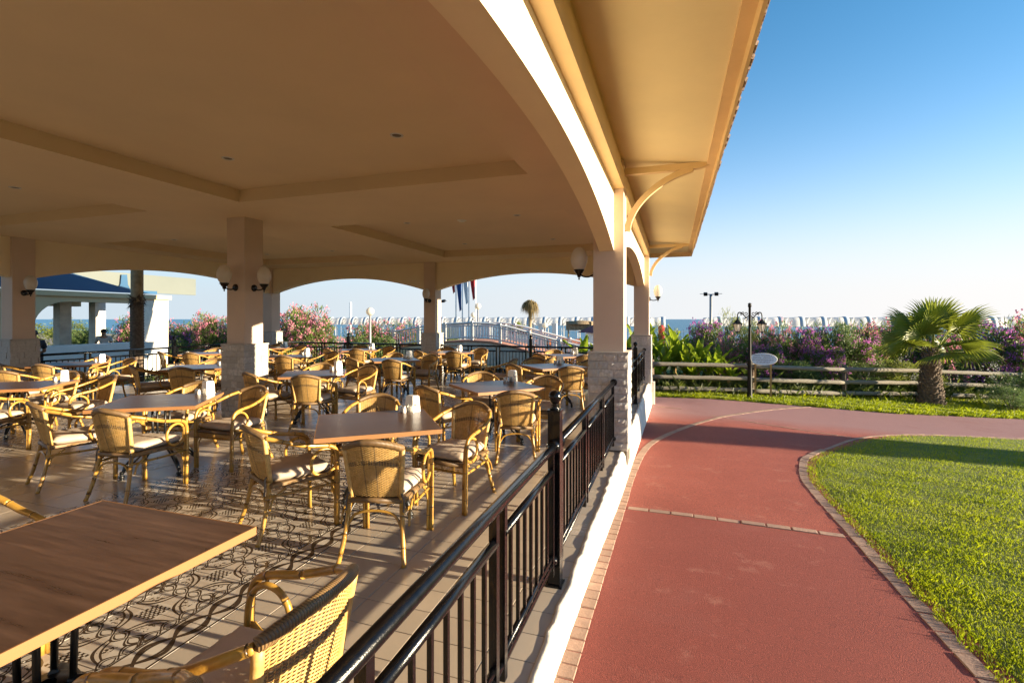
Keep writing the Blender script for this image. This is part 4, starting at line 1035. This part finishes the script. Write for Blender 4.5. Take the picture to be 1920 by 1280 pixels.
for k in range(16):
    a = k*2.4; el = R(60-6*k); d = Vector((math.cos(a)*math.cos(el), math.sin(a)*math.cos(el), math.sin(el)))
    lf = link('frond', FL, t, Vector((0, 0, 5.9))+d*1.1, (0, -el, a)); lf.scale = (1.3,)*3
# cypress out on the lawn that throws the long shade across the path
t = thing('cypress_tree', 'dense columnar cypress on the lawn beside the path', 'cypress', (19.0, 10.15, -.4))
mb = MB(); rg = np.random.default_rng(2); n = 9000
z = rg.uniform(.1, 5.6, n); a = rg.uniform(0, 2*PI, n); r = .95*np.minimum(1, (5.7-z)/1.6)**.6*rg.uniform(.5, 1, n)**.5
for i in range(n):
    p = Vector((r[i]*math.cos(a[i]), r[i]*math.sin(a[i]), z[i])); q = Vector((rg.normal()*.06, rg.normal()*.06, .16)); w = Vector((-math.sin(a[i]), math.cos(a[i]), 0))*.06
    mb.add([p-w, p+w, p+q], [(0, 1, 2)], a=rg.random())
mb.build('crown', m_cyp, t)['kind'] = 'stuff'
mb = MB(); mb.lathe([(.2, -.2), (.16, 2), (.05, 5)], 10); mb.build('trunk', m_bark, t)

# undergrowth along the fence
P = []
def fpt(s):
    pts = [(-2.6, 14.75), (-.6, 14.95), (2.2, 15.62), (4.9, 16.9), (7.5, 18.3), (11, 20), (14, 21.2)]
    xs_ = [p[0] for p in pts]; return s, float(np.interp(s, xs_, [p[1] for p in pts]))
for i in range(9000):
    s = RNG.uniform(-.6, 12.5); x, y = fpt(s); cl = .5+.5*math.sin(s*3.1)*math.sin(s*1.3+1)
    if RNG.random() > .25+.75*cl: continue
    yo = y+abs(RNG.normal())*.5+(.06 if RNG.random() < .85 else -.2); P.append((x, yo, gz(x, yo)+.02))
blades('undergrowth', np.array(P), .08, .36, .0055, m_weed)
P = []
for i in range(16000):
    s = RNG.uniform(-2.5, 14); x, y = fpt(s); yo = y+RNG.uniform(.3, 2.6); P.append((x, yo, gz(x, yo)))
blades('ground_cover', np.array(P), .1, .45, .016, m_weed)
P = [(RNG.uniform(-30, -13.4), y, 0) for y in RNG.uniform(6, 20, 6000)]
P = np.array([(x, y, gz(x, y)-.05) for x, y, _ in P if not (-21.5 < x < -19)]); blades('rough_grass', P, .1, .4, .02, m_weed)

# ------------------------------------------------------------------ log fence, street lamp, sign
lf = thing('log_fence', 'three-rail grey log fence along the grass in front of the hedge', 'fence')
FP = [(-2.6, 14.75), (-.6, 14.95), (2.2, 15.62), (4.9, 16.9), (7.5, 18.3), (11, 20), (14, 21.2)]
for i in range(len(FP)-1):
    (xa, ya), (xb, yb) = FP[i], FP[i+1]
    for hz, jj in ((.88, 0), (.50, 1), (.17, 2)):
        za, zb = gz(xa, ya)+hz, gz(xb, yb)+hz+(.02 if i % 2 else -.015); d = Vector((xb-xa, yb-ya, zb-za)); L = d.length
        mb = MB(); n = 10; pts = [(0, 0, 0+.008*math.sin(k*1.7+i+jj)) for k in range(n+1)]
        mb.tube([(.006*math.sin(k*1.3+jj), .004*math.cos(k*2+i), -.06+(L+.12)*k/n) for k in range(n+1)], [.062+.005*math.sin(k*2.1+i*jj) for k in range(n+1)], 10)
        o = mb.build('rail', m_log, lf, (xa, ya, za)); o.rotation_euler = d.to_track_quat('Z', 'Y').to_euler()
    mb = MB(); mb.tube([(xb, yb+.12, gz(xb, yb)-.2), (xb, yb+.12, gz(xb, yb)+1.0)], .065, 10); mb.build('post', m_bark, lf)
sl_ = thing('street_lamp', 'old-fashioned black street lamp with two lanterns standing on the grass verge', 'street lamp', (2.04, 15.0, gz(2.04, 15)), R(18))
H = 2.70
mb = MB(); mb.lathe([(0, -.1), (.085, -.1), (.085, .05), (.07, .1), (.058, .8), (.052, .95), (.072, .99), (.052, 1.03), (.076, 1.07), (.052, 1.1), (.042, 1.15), (.034, H-.5), (.032, H-.12), (.052, H-.09), (.04, H-.05), (.05, H-.02), (.03, H), (0, H+.01)], 14); mb.build('pole', m_lamppost, sl_)
for s in (-1, 1):
    mb = MB(); mb.tube(spline([(s*.04, 0, H-.36), (s*.10, 0, H-.40), (s*.17, 0, H-.33), (s*.24, 0, H-.27), (s*.31, 0, H-.27), (s*.34, 0, H-.34), (s*.34, 0, H-.42)], 6), .016, 8)
    for cx_, cz_, r_ in ((.10, -.30, .035), (.19, -.28, .028), (.10, -.45, .035), (.245, -.31, .02)):
        mb.tube([(s*(cx_+r_*math.cos(t_)), 0, H+cz_+r_*math.sin(t_)) for t_ in lin(0, 5.4, 12)], .011, 6)
    a = mb.build('lamp_arm', m_lamppost, sl_)
    l0 = H-.82
    mb = MB(); mb.lathe([(.0, l0+.40), (.018, l0+.40), (.022, l0+.36), (.06, l0+.33), (.085, l0+.285), (.15, l0+.245), (.155, l0+.235), (.13, l0+.235)], 6, (s*.34, 0, 0), smooth=False)
    mb.lathe([(0, l0-.03), (.014, l0-.02), (.02, l0), (.066, l0+.01), (.07, l0+.025), (0, l0+.025)], 6, (s*.34, 0, 0), smooth=False)
    for k in range(6):
        t_ = 2*PI*k/6; c, q = math.cos(t_), math.sin(t_); mb.tube([(s*.34+c*.066, q*.066, l0+.02), (s*.34+c*.13, q*.13, l0+.24)], .008, 4)
    ln = mb.build('lantern', m_lamppost, sl_)
    mb = MB(); mb.lathe([(.060, l0+.026), (.122, l0+.234)], 6, (s*.34, 0, 0), smooth=False); mb.build('glass', m_globe, ln)
sg = thing('oval_sign', 'pale blue oval sign with four lines of dark writing on two wooden stakes', 'sign', (2.46, 15.52, gz(2.46, 15.5)), R(-4))
zc = 1.12
mb = MB(); pl = [(.355*math.cos(2*PI*k/40), zc+.165*math.sin(2*PI*k/40)) for k in range(40)]; mb.prism(pl, -.012, .012, 'y'); b_ = mb.build('board', m_signb, sg)
mb = MB(); mb.tube([(.358*math.cos(2*PI*k/40), -.006, zc+.168*math.sin(2*PI*k/40)) for k in range(40)], .009, 6, closed=True); mb.build('rim', m_wpaint, b_)
mb = MB(); rg = random.Random(4)
for z_, w_ in ((.105, .225), (.042, .265), (-.022, .265), (-.086, .165)):       # writing is too blurred in the photo to read: small strokes
    x_ = -w_
    while x_ < w_:
        ww = rg.uniform(.008, .016); hh = rg.choice((.026, .026, .034, .022))
        if rg.random() < .86:
            mb.box((x_, -.0145, zc+z_), (.0045, .003, hh))
            mb.box((x_+ww*.5, -.0143, zc+z_+rg.choice((-1, 0, 1))*hh*.4), (ww, .003, .006))
        x_ += ww+.006
mb.build('lettering', m_ink, b_)['kind'] = 'stuff'
for s in (-1, 1):
    mb = MB(); mb.box((s*.2, .03, .46), (.05, .035, 1.1)); mb.build('stake', m_stake, sg)

# ------------------------------------------------------------------ beyond the terrace: footbridge, flags, lamps, beach
br = thing('footbridge', 'arched footbridge with white picket railings beyond the seaward side', 'footbridge')
def bz(x): return float(np.interp(x, [-17.5, -15.3, -13.3, -10.8, -9.5, -8.2, -7.2, -6.3, -5.4, -4.1, -2.8], [-.2, .31, .82, 1.24, 1.39, 1.46, 1.42, 1.25, 1.01, .68, .4]))
bxs = lin(-17.2, -2.9, 60)
mb = MB(); V = []
for x in bxs:
    z = bz(x)-.80
    for y_, dz in ((18.9, -.9), (18.9, 0), (21.1, 0), (21.1, -.9)): V.append((x, y_, max(z+dz, -1.2) if dz else z))
mb.add(V, [(i*4+k, i*4+4+k, i*4+5+k, i*4+1+k) for i in range(len(bxs)-1) for k in range(3)], smooth=False); mb.build('side_wall', m_white, br, recalc=True)
mb = MB(); mb.add([p for x in bxs for p in ((x, 18.86, bz(x)-.795), (x, 21.14, bz(x)-.795), (x, 21.14, bz(x)-.735), (x, 18.86, bz(x)-.735))], [(i*4+k, i*4+4+k, i*4+4+(k+1) % 4, i*4+(k+1) % 4) for i in range(len(bxs)-1) for k in range(4)]); mb.build('deck', m_deckred, br, recalc=True)
for y_ in (19.0, 21.0):
    for dz, r_ in ((0, .045), (-.11, .024), (-.62, .03)):
        mb = MB(); mb.tube([(x, y_, bz(x)+dz) for x in bxs], r_, 6); mb.build('rail', m_wpaint, br)
    x = -17
    while x < -3:
        mb = MB(); mb.box((x, y_, bz(x)-.36), (.10, .10, .88)); mb.build('post', m_wpaint, br); x += 1.27
    mb = MB(); x = -17
    while x < -3: mb.box((x, y_, bz(x)-.355), (.036, .036, .54)); x += .125
    mb.build('pickets', m_wpaint, br)['kind'] = 'stuff'
def flagpole(label, x, y, top, fm, fz0, fz1, side, flag=True):
    t = thing('flagpole', label, 'flagpole', (x, y, gz(x, y)), 0, 'flagpoles beyond the footbridge'); b = gz(x, y)
    mb = MB(); mb.tube([(0, 0, -.1), (0, 0, top-b)], [.04, .03], 8); mb.lathe([(0, .08), (.04, .05), (.05, .02), (.03, 0)], 8, (0, 0, top-b)); mb.build('pole', m_wpaint, t)
    if flag:
        mb = MB(); n = 16; V = []
        for i in range(n+1):
            s = i/n; z = fz1+(fz0-fz1)*s-b
            for k in range(6): V.append((side*(.03+.075*k*(1-.55*s)*(1 if k % 2 else .8)+.22*s*(1-s)), .07*math.sin(k*2.2+s*4), z+.04*k*(1-s)-.1*k*s*.3))
        mb.add(V, [(i*6+k, i*6+k+1, (i+1)*6+k+1, (i+1)*6+k) for i in range(n) for k in range(5)], smooth=True); mb.build('flag', fm, t)
flagpole('flagpole with only a scrap of red flag showing, nearest the middle pillar', -12.11, 26, 5.0, m_red, 2.55+.7, 4.6, -1)
flagpole('flagpole with a hanging dark blue flag', -11.7, 26, 5.0, m_blue, 2.2, 4.4, -1)
flagpole('flagpole with a hanging white and pale blue flag', -11.29, 26, 5.2, m_wcloth, 2.6, 4.6, -1)
flagpole('flagpole with a hanging red flag, last of the row', -10.85, 26, 5.2, m_red, 2.85, 4.6, -1)
def globe_lamp(label, x, y, gzc, r=.17):
    b = gz(x, y); t = thing('globe_lamp', label, 'lamp post', (x, y, b), 0, 'globe lamp posts')
    mb = MB(); mb.tube([(0, 0, -.1), (0, 0, gzc-b-r)], [.055, .045], 8); mb.build('pole', m_grey, t)
    mb = MB(); mb.lathe([(r*math.sin(PI*k/10), gzc-b-r*math.cos(PI*k/10)) for k in range(11)], 14); mb.build('globe', m_globe, t)
globe_lamp('lamp post with a pale globe beside the dusky pink oleander', -11.77, 17, 1.93)
globe_lamp('grey lamp post with a globe beside the flagpoles', -9.89, 24, 2.3)
globe_lamp('shorter globe lamp partly hidden behind the flagpoles', -10.33, 24.4, 1.85, .14)
globe_lamp('short globe lamp between the white gate posts', -6.2, 24, 1.3, .15)
def floodlight(label, x, y, top, arms):
    b = gz(x, y); t = thing('floodlight_pole', label, 'floodlight', (x, y, b))
    mb = MB(); mb.tube([(0, 0, 0), (0, 0, top-b)], [.1, .075], 8); mb.build('pole', m_grey, t)
    mb = MB(); mb.box((0, 0, top-b-.02), (.62, .05, .05)); mb.build('crossbar', m_grey, t)
    for s in arms:
        mb = MB(); mb.box((s*.29, -.05, top-b-.0), (.20, .26, .15), M=Matrix.Rotation(.3, 3, 'X')); mb.build('lamp_head', m_lamppost, t)
        mb = MB(); mb.box((s*.48, 0, top-b+.01), (.22, .2, .02)); mb.build('visor', m_grey, t)
floodlight('tall grey floodlight pole with two lamp heads rising behind the hedge', 2.06, 30, 3.05, (-1, 1))
floodlight('thin floodlight pole beside the middle seaward pillar', -15.17, 30, 2.85, (1,))
mb = MB(); mb.tube([(-89.8, 120, -2.4), (-89.8, 120, 6.5)], .35, 8); tag(mb.build('mast', m_wpaint), 'far white mast rising above the canopies in the arch', 'mast')
# row of white barrel canopies on the beach
cp = None; CW = 2.05; i = 0; CL = []
x = -50.
while x < 30:
    CL.append(x); x += CW
BZ = gz(-5, 60)
def make_canopy(lab, x):
    t = thing('beach_canopy', lab, 'beach canopy', (x, 60, BZ), 0, 'row of white barrel-shaped beach canopies'); b = 0; z0 = 2.22
    for nm, x0, x1, r0, r1, mt in (('shell', 0, CW*.96, .62, .68, m_canopy), ('end_hood', CW*.72, CW*.97, .70, .70, m_rib)):
        mb = MB(); V = []
        for q, (xx, rr) in enumerate(((x0, r0), (x1, r1))):
            for k in range(13): th = PI*.02+PI*.96*k/12; V.append((xx, rr*1.1*math.cos(th), z0+rr*1.65*math.sin(th)))
            for k in range(13): th = PI*.02+PI*.96*k/12; V.append((xx, (rr-.03)*1.1*math.cos(th), z0+(rr-.03)*1.65*math.sin(th)))
        F = []
        for k in range(12): F += [(k, k+1, 27+k, 26+k), (13+k, 39+k, 40+k, 14+k), (k, 13+k, 14+k, k+1), (26+k, 27+k, 40+k, 39+k)]
        mb.add(V, F, smooth=True); mb.build(nm, mt, t)
    for yy_ in (-.7, .7):
        mb = MB(); mb.tube([(CW*.95, yy_, -.65), (CW*.95, yy_, z0+.05)], .035, 6); mb.build('post', m_wpaint, t)
    return t
ORD = 'first second third fourth fifth sixth seventh eighth ninth tenth eleventh twelfth thirteenth fourteenth fifteenth sixteenth seventeenth eighteenth nineteenth twentieth'.split(); zc_ = {}
for k, x in enumerate(CL):
    px = 960+909*(x*.949+60*.3153)/(-x*.3153+60*.949)
    zone = 'behind the white footbridge' if px < 990 else 'between dry palm and corner pillar' if px < 1260 else 'above the hedge by the street lamp' if px < 1560 else 'above the hedge around the fan palm'
    if px < 560: continue
    zc_[zone] = zc_.get(zone, 0)+1
    sidew = f'white barrel canopy, {ORD[zc_[zone]-1]} from bar side, ' + zone
    if cp is None: cp = make_canopy(sidew, x); cp['group'] = 'row of white beach canopies'
    elif not (1226 < px < 1312): dup(cp, (x, 60, BZ), 0, sidew)
bf = thing('beach_fence', 'thin pale picket fence standing in front of the sea below the canopies', 'fence', (0, 62.5, 0))
mb = MB(); x = -52
while x < 32:
    mb.box((x, 0, gz(x, 62)+.95), (.04, .04, 1.9)); x += .7
mb.build('pickets', m_grey, bf)['kind'] = 'stuff'
mb = MB(); mb.box((-10, 0, gz(0, 62)+1.6), (84, .05, .06)); mb.build('rail', m_wpaint, bf)
for k, (x, lab) in enumerate([(-12.3, 'white gate post nearest the flagpoles'), (-11.2, 'white gate post with the small palm beside it'), (-9.17, 'white gate post just past the dry palm'), (-8.55, 'white gate post second past the dry palm'), (-7.59, 'white gate post nearest the thatched hut')]):
    hp = 1.27-gz(x, 32)+.1; mb = MB(); mb.box((0, 0, hp/2), (.30, .30, hp)); mb.box((0, 0, hp+.02), (.35, .35, .045)); o = mb.build('gate_post', m_wpaint, None, (x, 32, gz(x, 32)-.1)); tag(o, lab, 'post', 'white posts by the beach path')
mb = MB(); mb.box((-10.9, 33.5, gz(-11, 33)+.75), (2.2, .3, 1.6)); mb.box((-10.9, 33.5, gz(-11, 33)+1.6), (2.5, .5, .12), mi=1); tag(mb.build('beach_kiosk', [m_wpaint, m_maroon]), 'low white kiosk with a dark roof edge under the small palm', 'kiosk')
hb = thing('thatched_hut', 'brown thatched beach hut seen beside the path-side pillar', 'hut', (-7.3, 40, gz(-7, 40)))
mb = MB(); mb.box((0, 0, 2.45), (2.1, 1.6, .7)); mb.lathe([(1.25, 2.6), (1.15, 2.82), (0, 2.9)], 12); mb.build('thatch', m_thatch, hb)
for sx_ in (-.9, .9):
    mb = MB(); mb.tube([(sx_, -.6, 0), (sx_, -.6, 2.3)], .06, 6); mb.build('post', m_stake, hb)
rb = thing('red_roofed_kiosk', 'small kiosk with a sloping maroon roof in front of the thatched hut', 'kiosk', (-5.6, 38, gz(-6, 38)))
mb = MB(); mb.lathe([(1.6, 1.85), (.15, 2.55), (0, 2.6)], 4, smooth=False); mb.build('roof', m_maroon, rb)
mb = MB(); mb.box((0, 0, .95), (1.7, 1.7, 1.85)); mb.build('wall', m_wpaint, rb)
sb = None
for k in range(14):
    x = -14.2+.42*k+.1*math.sin(k*4); y = 49+(k % 3)*1.3
    lab = f'orange-cushioned sunbed, {ORD[k]} from the dry palm towards the thatched hut'
    if sb is None:
        sb = thing('sunbed', lab, 'sunbed', (x, y, gz(x, y)), 0, 'orange sunbeds on the sand')
        mb = MB(); mb.box((0, 0, .38), (.65, 1.3, .09)); mb.box((0, .8, .62), (.65, .09, .75), M=Matrix.Rotation(-.7, 3, 'X')); mb.build('mattress', m_orange, sb)
        mb = MB(); mb.box((0, 0, .3), (.7, 1.4, .05))
        for a_, b_ in ((-.3, -.6), (.3, -.6), (-.3, .6), (.3, .6)): mb.box((a_, b_, .14), (.06, .06, .28))
        mb.build('frame', m_stake, sb)
    else: dup(sb, (x, y, gz(x, y)), random.uniform(-.5, .5), lab)
def bin_(name, lab, x, y, m_, hgt):
    mb = MB(); mb.lathe([(0, 0), (.24, 0), (.28, hgt*.9), (.31, hgt*.92), (.31, hgt), (.1, hgt*1.06), (0, hgt*1.06)], 12); o = mb.build(name, m_, None, (x, y, gz(x, y))); tag(o, lab, 'bin')
bin_('bin', 'teal litter bin beyond the low end of the footbridge', -4.0, 22.5, m_teal, 1.0)
bin_('bin', 'red drum by the beach seen past the far corner pillar', -1.05, 48, m_red, 2.4)

# pool bar building
pb = thing('pool_bar', 'open pool bar with white sunlit wall, arched front and blue wave signboard', 'bar building')
mb = MB(); XB = -20.
arc = [(10.2, -.6), (10.2, 1.35)]+[(11.15-.95*math.cos(t_), 1.35+.88*math.sin(t_)) for t_ in lin(.15, PI/2, 8)]+[(13.4, 2.23), (13.4, -.6)]
poly = [(6.5, -.6)]+arc+[(14.67, -.6), (14.67, 2.42), (6.5, 2.42)]
mb.prism(poly, XB-.35, XB, 'x'); mb.build('front_wall', m_barwall, pb, recalc=True)  # beige on the lintel also carries the shade under the overhang
mb = MB(); mb.box((XB+.012, 14.05, .85), (.025, 1.22, 3.05)); mb.build('white_panel', m_white, pb)
mb = MB(); mb.box((XB-3.0, 10.6, 2.50), (6.2, 8.3, .17)); mb.build('roof', m_barwall, pb)
mb = MB(); mb.box((XB-5.5, 10.6, 2.30), (.4, 8.0, .24)); mb.build('back_beam', m_barwall, pb)
for y_ in (7.5, 13.1, 14.4):
    mb = MB(); mb.box((XB-4.4, y_+.3, .9), (.42, .42, 3.0)); mb.build('pillar', m_white, pb)
mb = MB(); mb.box((XB+.25, 11.6, .15), (.5, 5.4, 1.15)); mb.build('counter', m_wpaint, pb)
mb = MB(); mb.box((XB-.1, 13.6, 3.03), (.1, 4.7, .72)); mb.build('signboard', m_palepanel, pb)
wave = [(6.5, 2.62), (6.5, 3.1), (10.15, 2.98), (11.19, 3.24), (12.6, 2.9), (12.8, 2.85), (13.3, 2.74), (14.19, 2.75), (14.19, 2.63)]
mb = MB(); mb.prism(wave, XB-.03, XB+.04, 'x'); mb.prism([(12.70, 2.7), (12.82, 2.95), (12.85, 3.31), (13.05, 3.33), (13.08, 2.95), (13.2, 2.7)], XB-.025, XB+.035, 'x'); mb.build('wave_panel', m_bluepanel, pb, recalc=True)
# two seated people at the bar
def person(label, x, y, zhip, face, shirt):
    t = thing('person', label, 'person', (x, y, zhip), face)
    def skin(name, vs, es, rs, mat, lev=1):
        me = bpy.data.meshes.new(name); me.from_pydata(vs, es, []); me.materials.append(mat); o = link(name, me, t)
        o.modifiers.new('Skin', 'SKIN'); o.modifiers.new('Sub', 'SUBSURF').levels = lev; o.modifiers['Sub'].render_levels = lev
        for i, r_ in enumerate(rs): me.skin_vertices[0].data[i].radius = (r_, r_)
        me.skin_vertices[0].data[0].use_root = True
        me.polygons.foreach_set('use_smooth', [True]*len(me.polygons)); return o
    vs = [(0, 0, 0), (0, .02, .2), (0, .0, .40), (0, .02, .52), (0, .04, .62), (0, .05, .72), (-.19, 0, .44), (-.25, .08, .18), (-.18, .32, .12), (-.14, .4, .13), (.19, 0, .44), (.25, .08, .18), (.18, .32, .12), (.14, .4, .13), (-.1, .05, -.02), (-.12, .42, -.02), (-.12, .44, -.42), (-.12, .55, -.46), (.1, .05, -.02), (.12, .42, -.02), (.12, .44, -.42), (.12, .55, -.46)]
    es = [(0, 1), (1, 2), (2, 3), (3, 4), (4, 5), (2, 6), (6, 7), (7, 8), (8, 9), (2, 10), (10, 11), (11, 12), (12, 13), (0, 14), (14, 15), (15, 16), (16, 17), (0, 18), (18, 19), (19, 20), (20, 21)]
    rs = [.13, .125, .12, .055, .095, .085, .06, .045, .035, .04, .06, .045, .035, .04, .085, .065, .045, .04, .085, .065, .045, .04]
    skin('body', vs, es, rs, m_skin, 2)
    skin('shirt', [(0, 0, -.05), (0, .02, .2), (0, 0, .42), (-.19, 0, .45), (-.245, .06, .24), (.19, 0, .45), (.245, .06, .24)], [(0, 1), (1, 2), (2, 3), (3, 4), (2, 5), (5, 6)], [.16, .15, .145, .085, .075, .085, .075], shirt, 2)
    skin('trousers', [(0, 0, -.02), (-.1, .06, -.02), (-.12, .42, -.02), (-.12, .44, -.38), (.1, .06, -.02), (.12, .42, -.02), (.12, .44, -.38)], [(0, 1), (1, 2), (2, 3), (0, 4), (4, 5), (5, 6)], [.15, .105, .085, .065, .105, .085, .065], m_trous, 2)
    mb = MB(); mb.lathe([(.112*math.sin(PI*k/12), .0-.125*math.cos(PI*k/12)) for k in range(5, 13)], 14, (0, .025, .685)); mb.build('hair', m_hair, t)
person('dark-haired person in a white shirt seated at the pool bar', -23.0, 14.1, .40, R(60), m_shirt)
person('dark-haired person behind the pillar nearest the pool bar, mostly hidden', -17.2, 8.75, .52, R(70), m_trous)
for x, y, z in ((-23.0, 14.1, .27), (-17.2, 8.75, .39)):
    mb = MB(); mb.lathe([(0, .0), (.2, 0), (.2, .04), (.03, .05), (.03, z+.35-.03), (.18, z+.35), (.18, z+.38), (0, z+.38)], 12); b = gz(x, y)-.06; o = mb.build('bar_stool', m_lamppost, None, (x, y, -.38)); tag(o, 'round black stool under the person in the white shirt' if x < -20 else 'round black stool under the person half hidden by the pillar', 'stool')
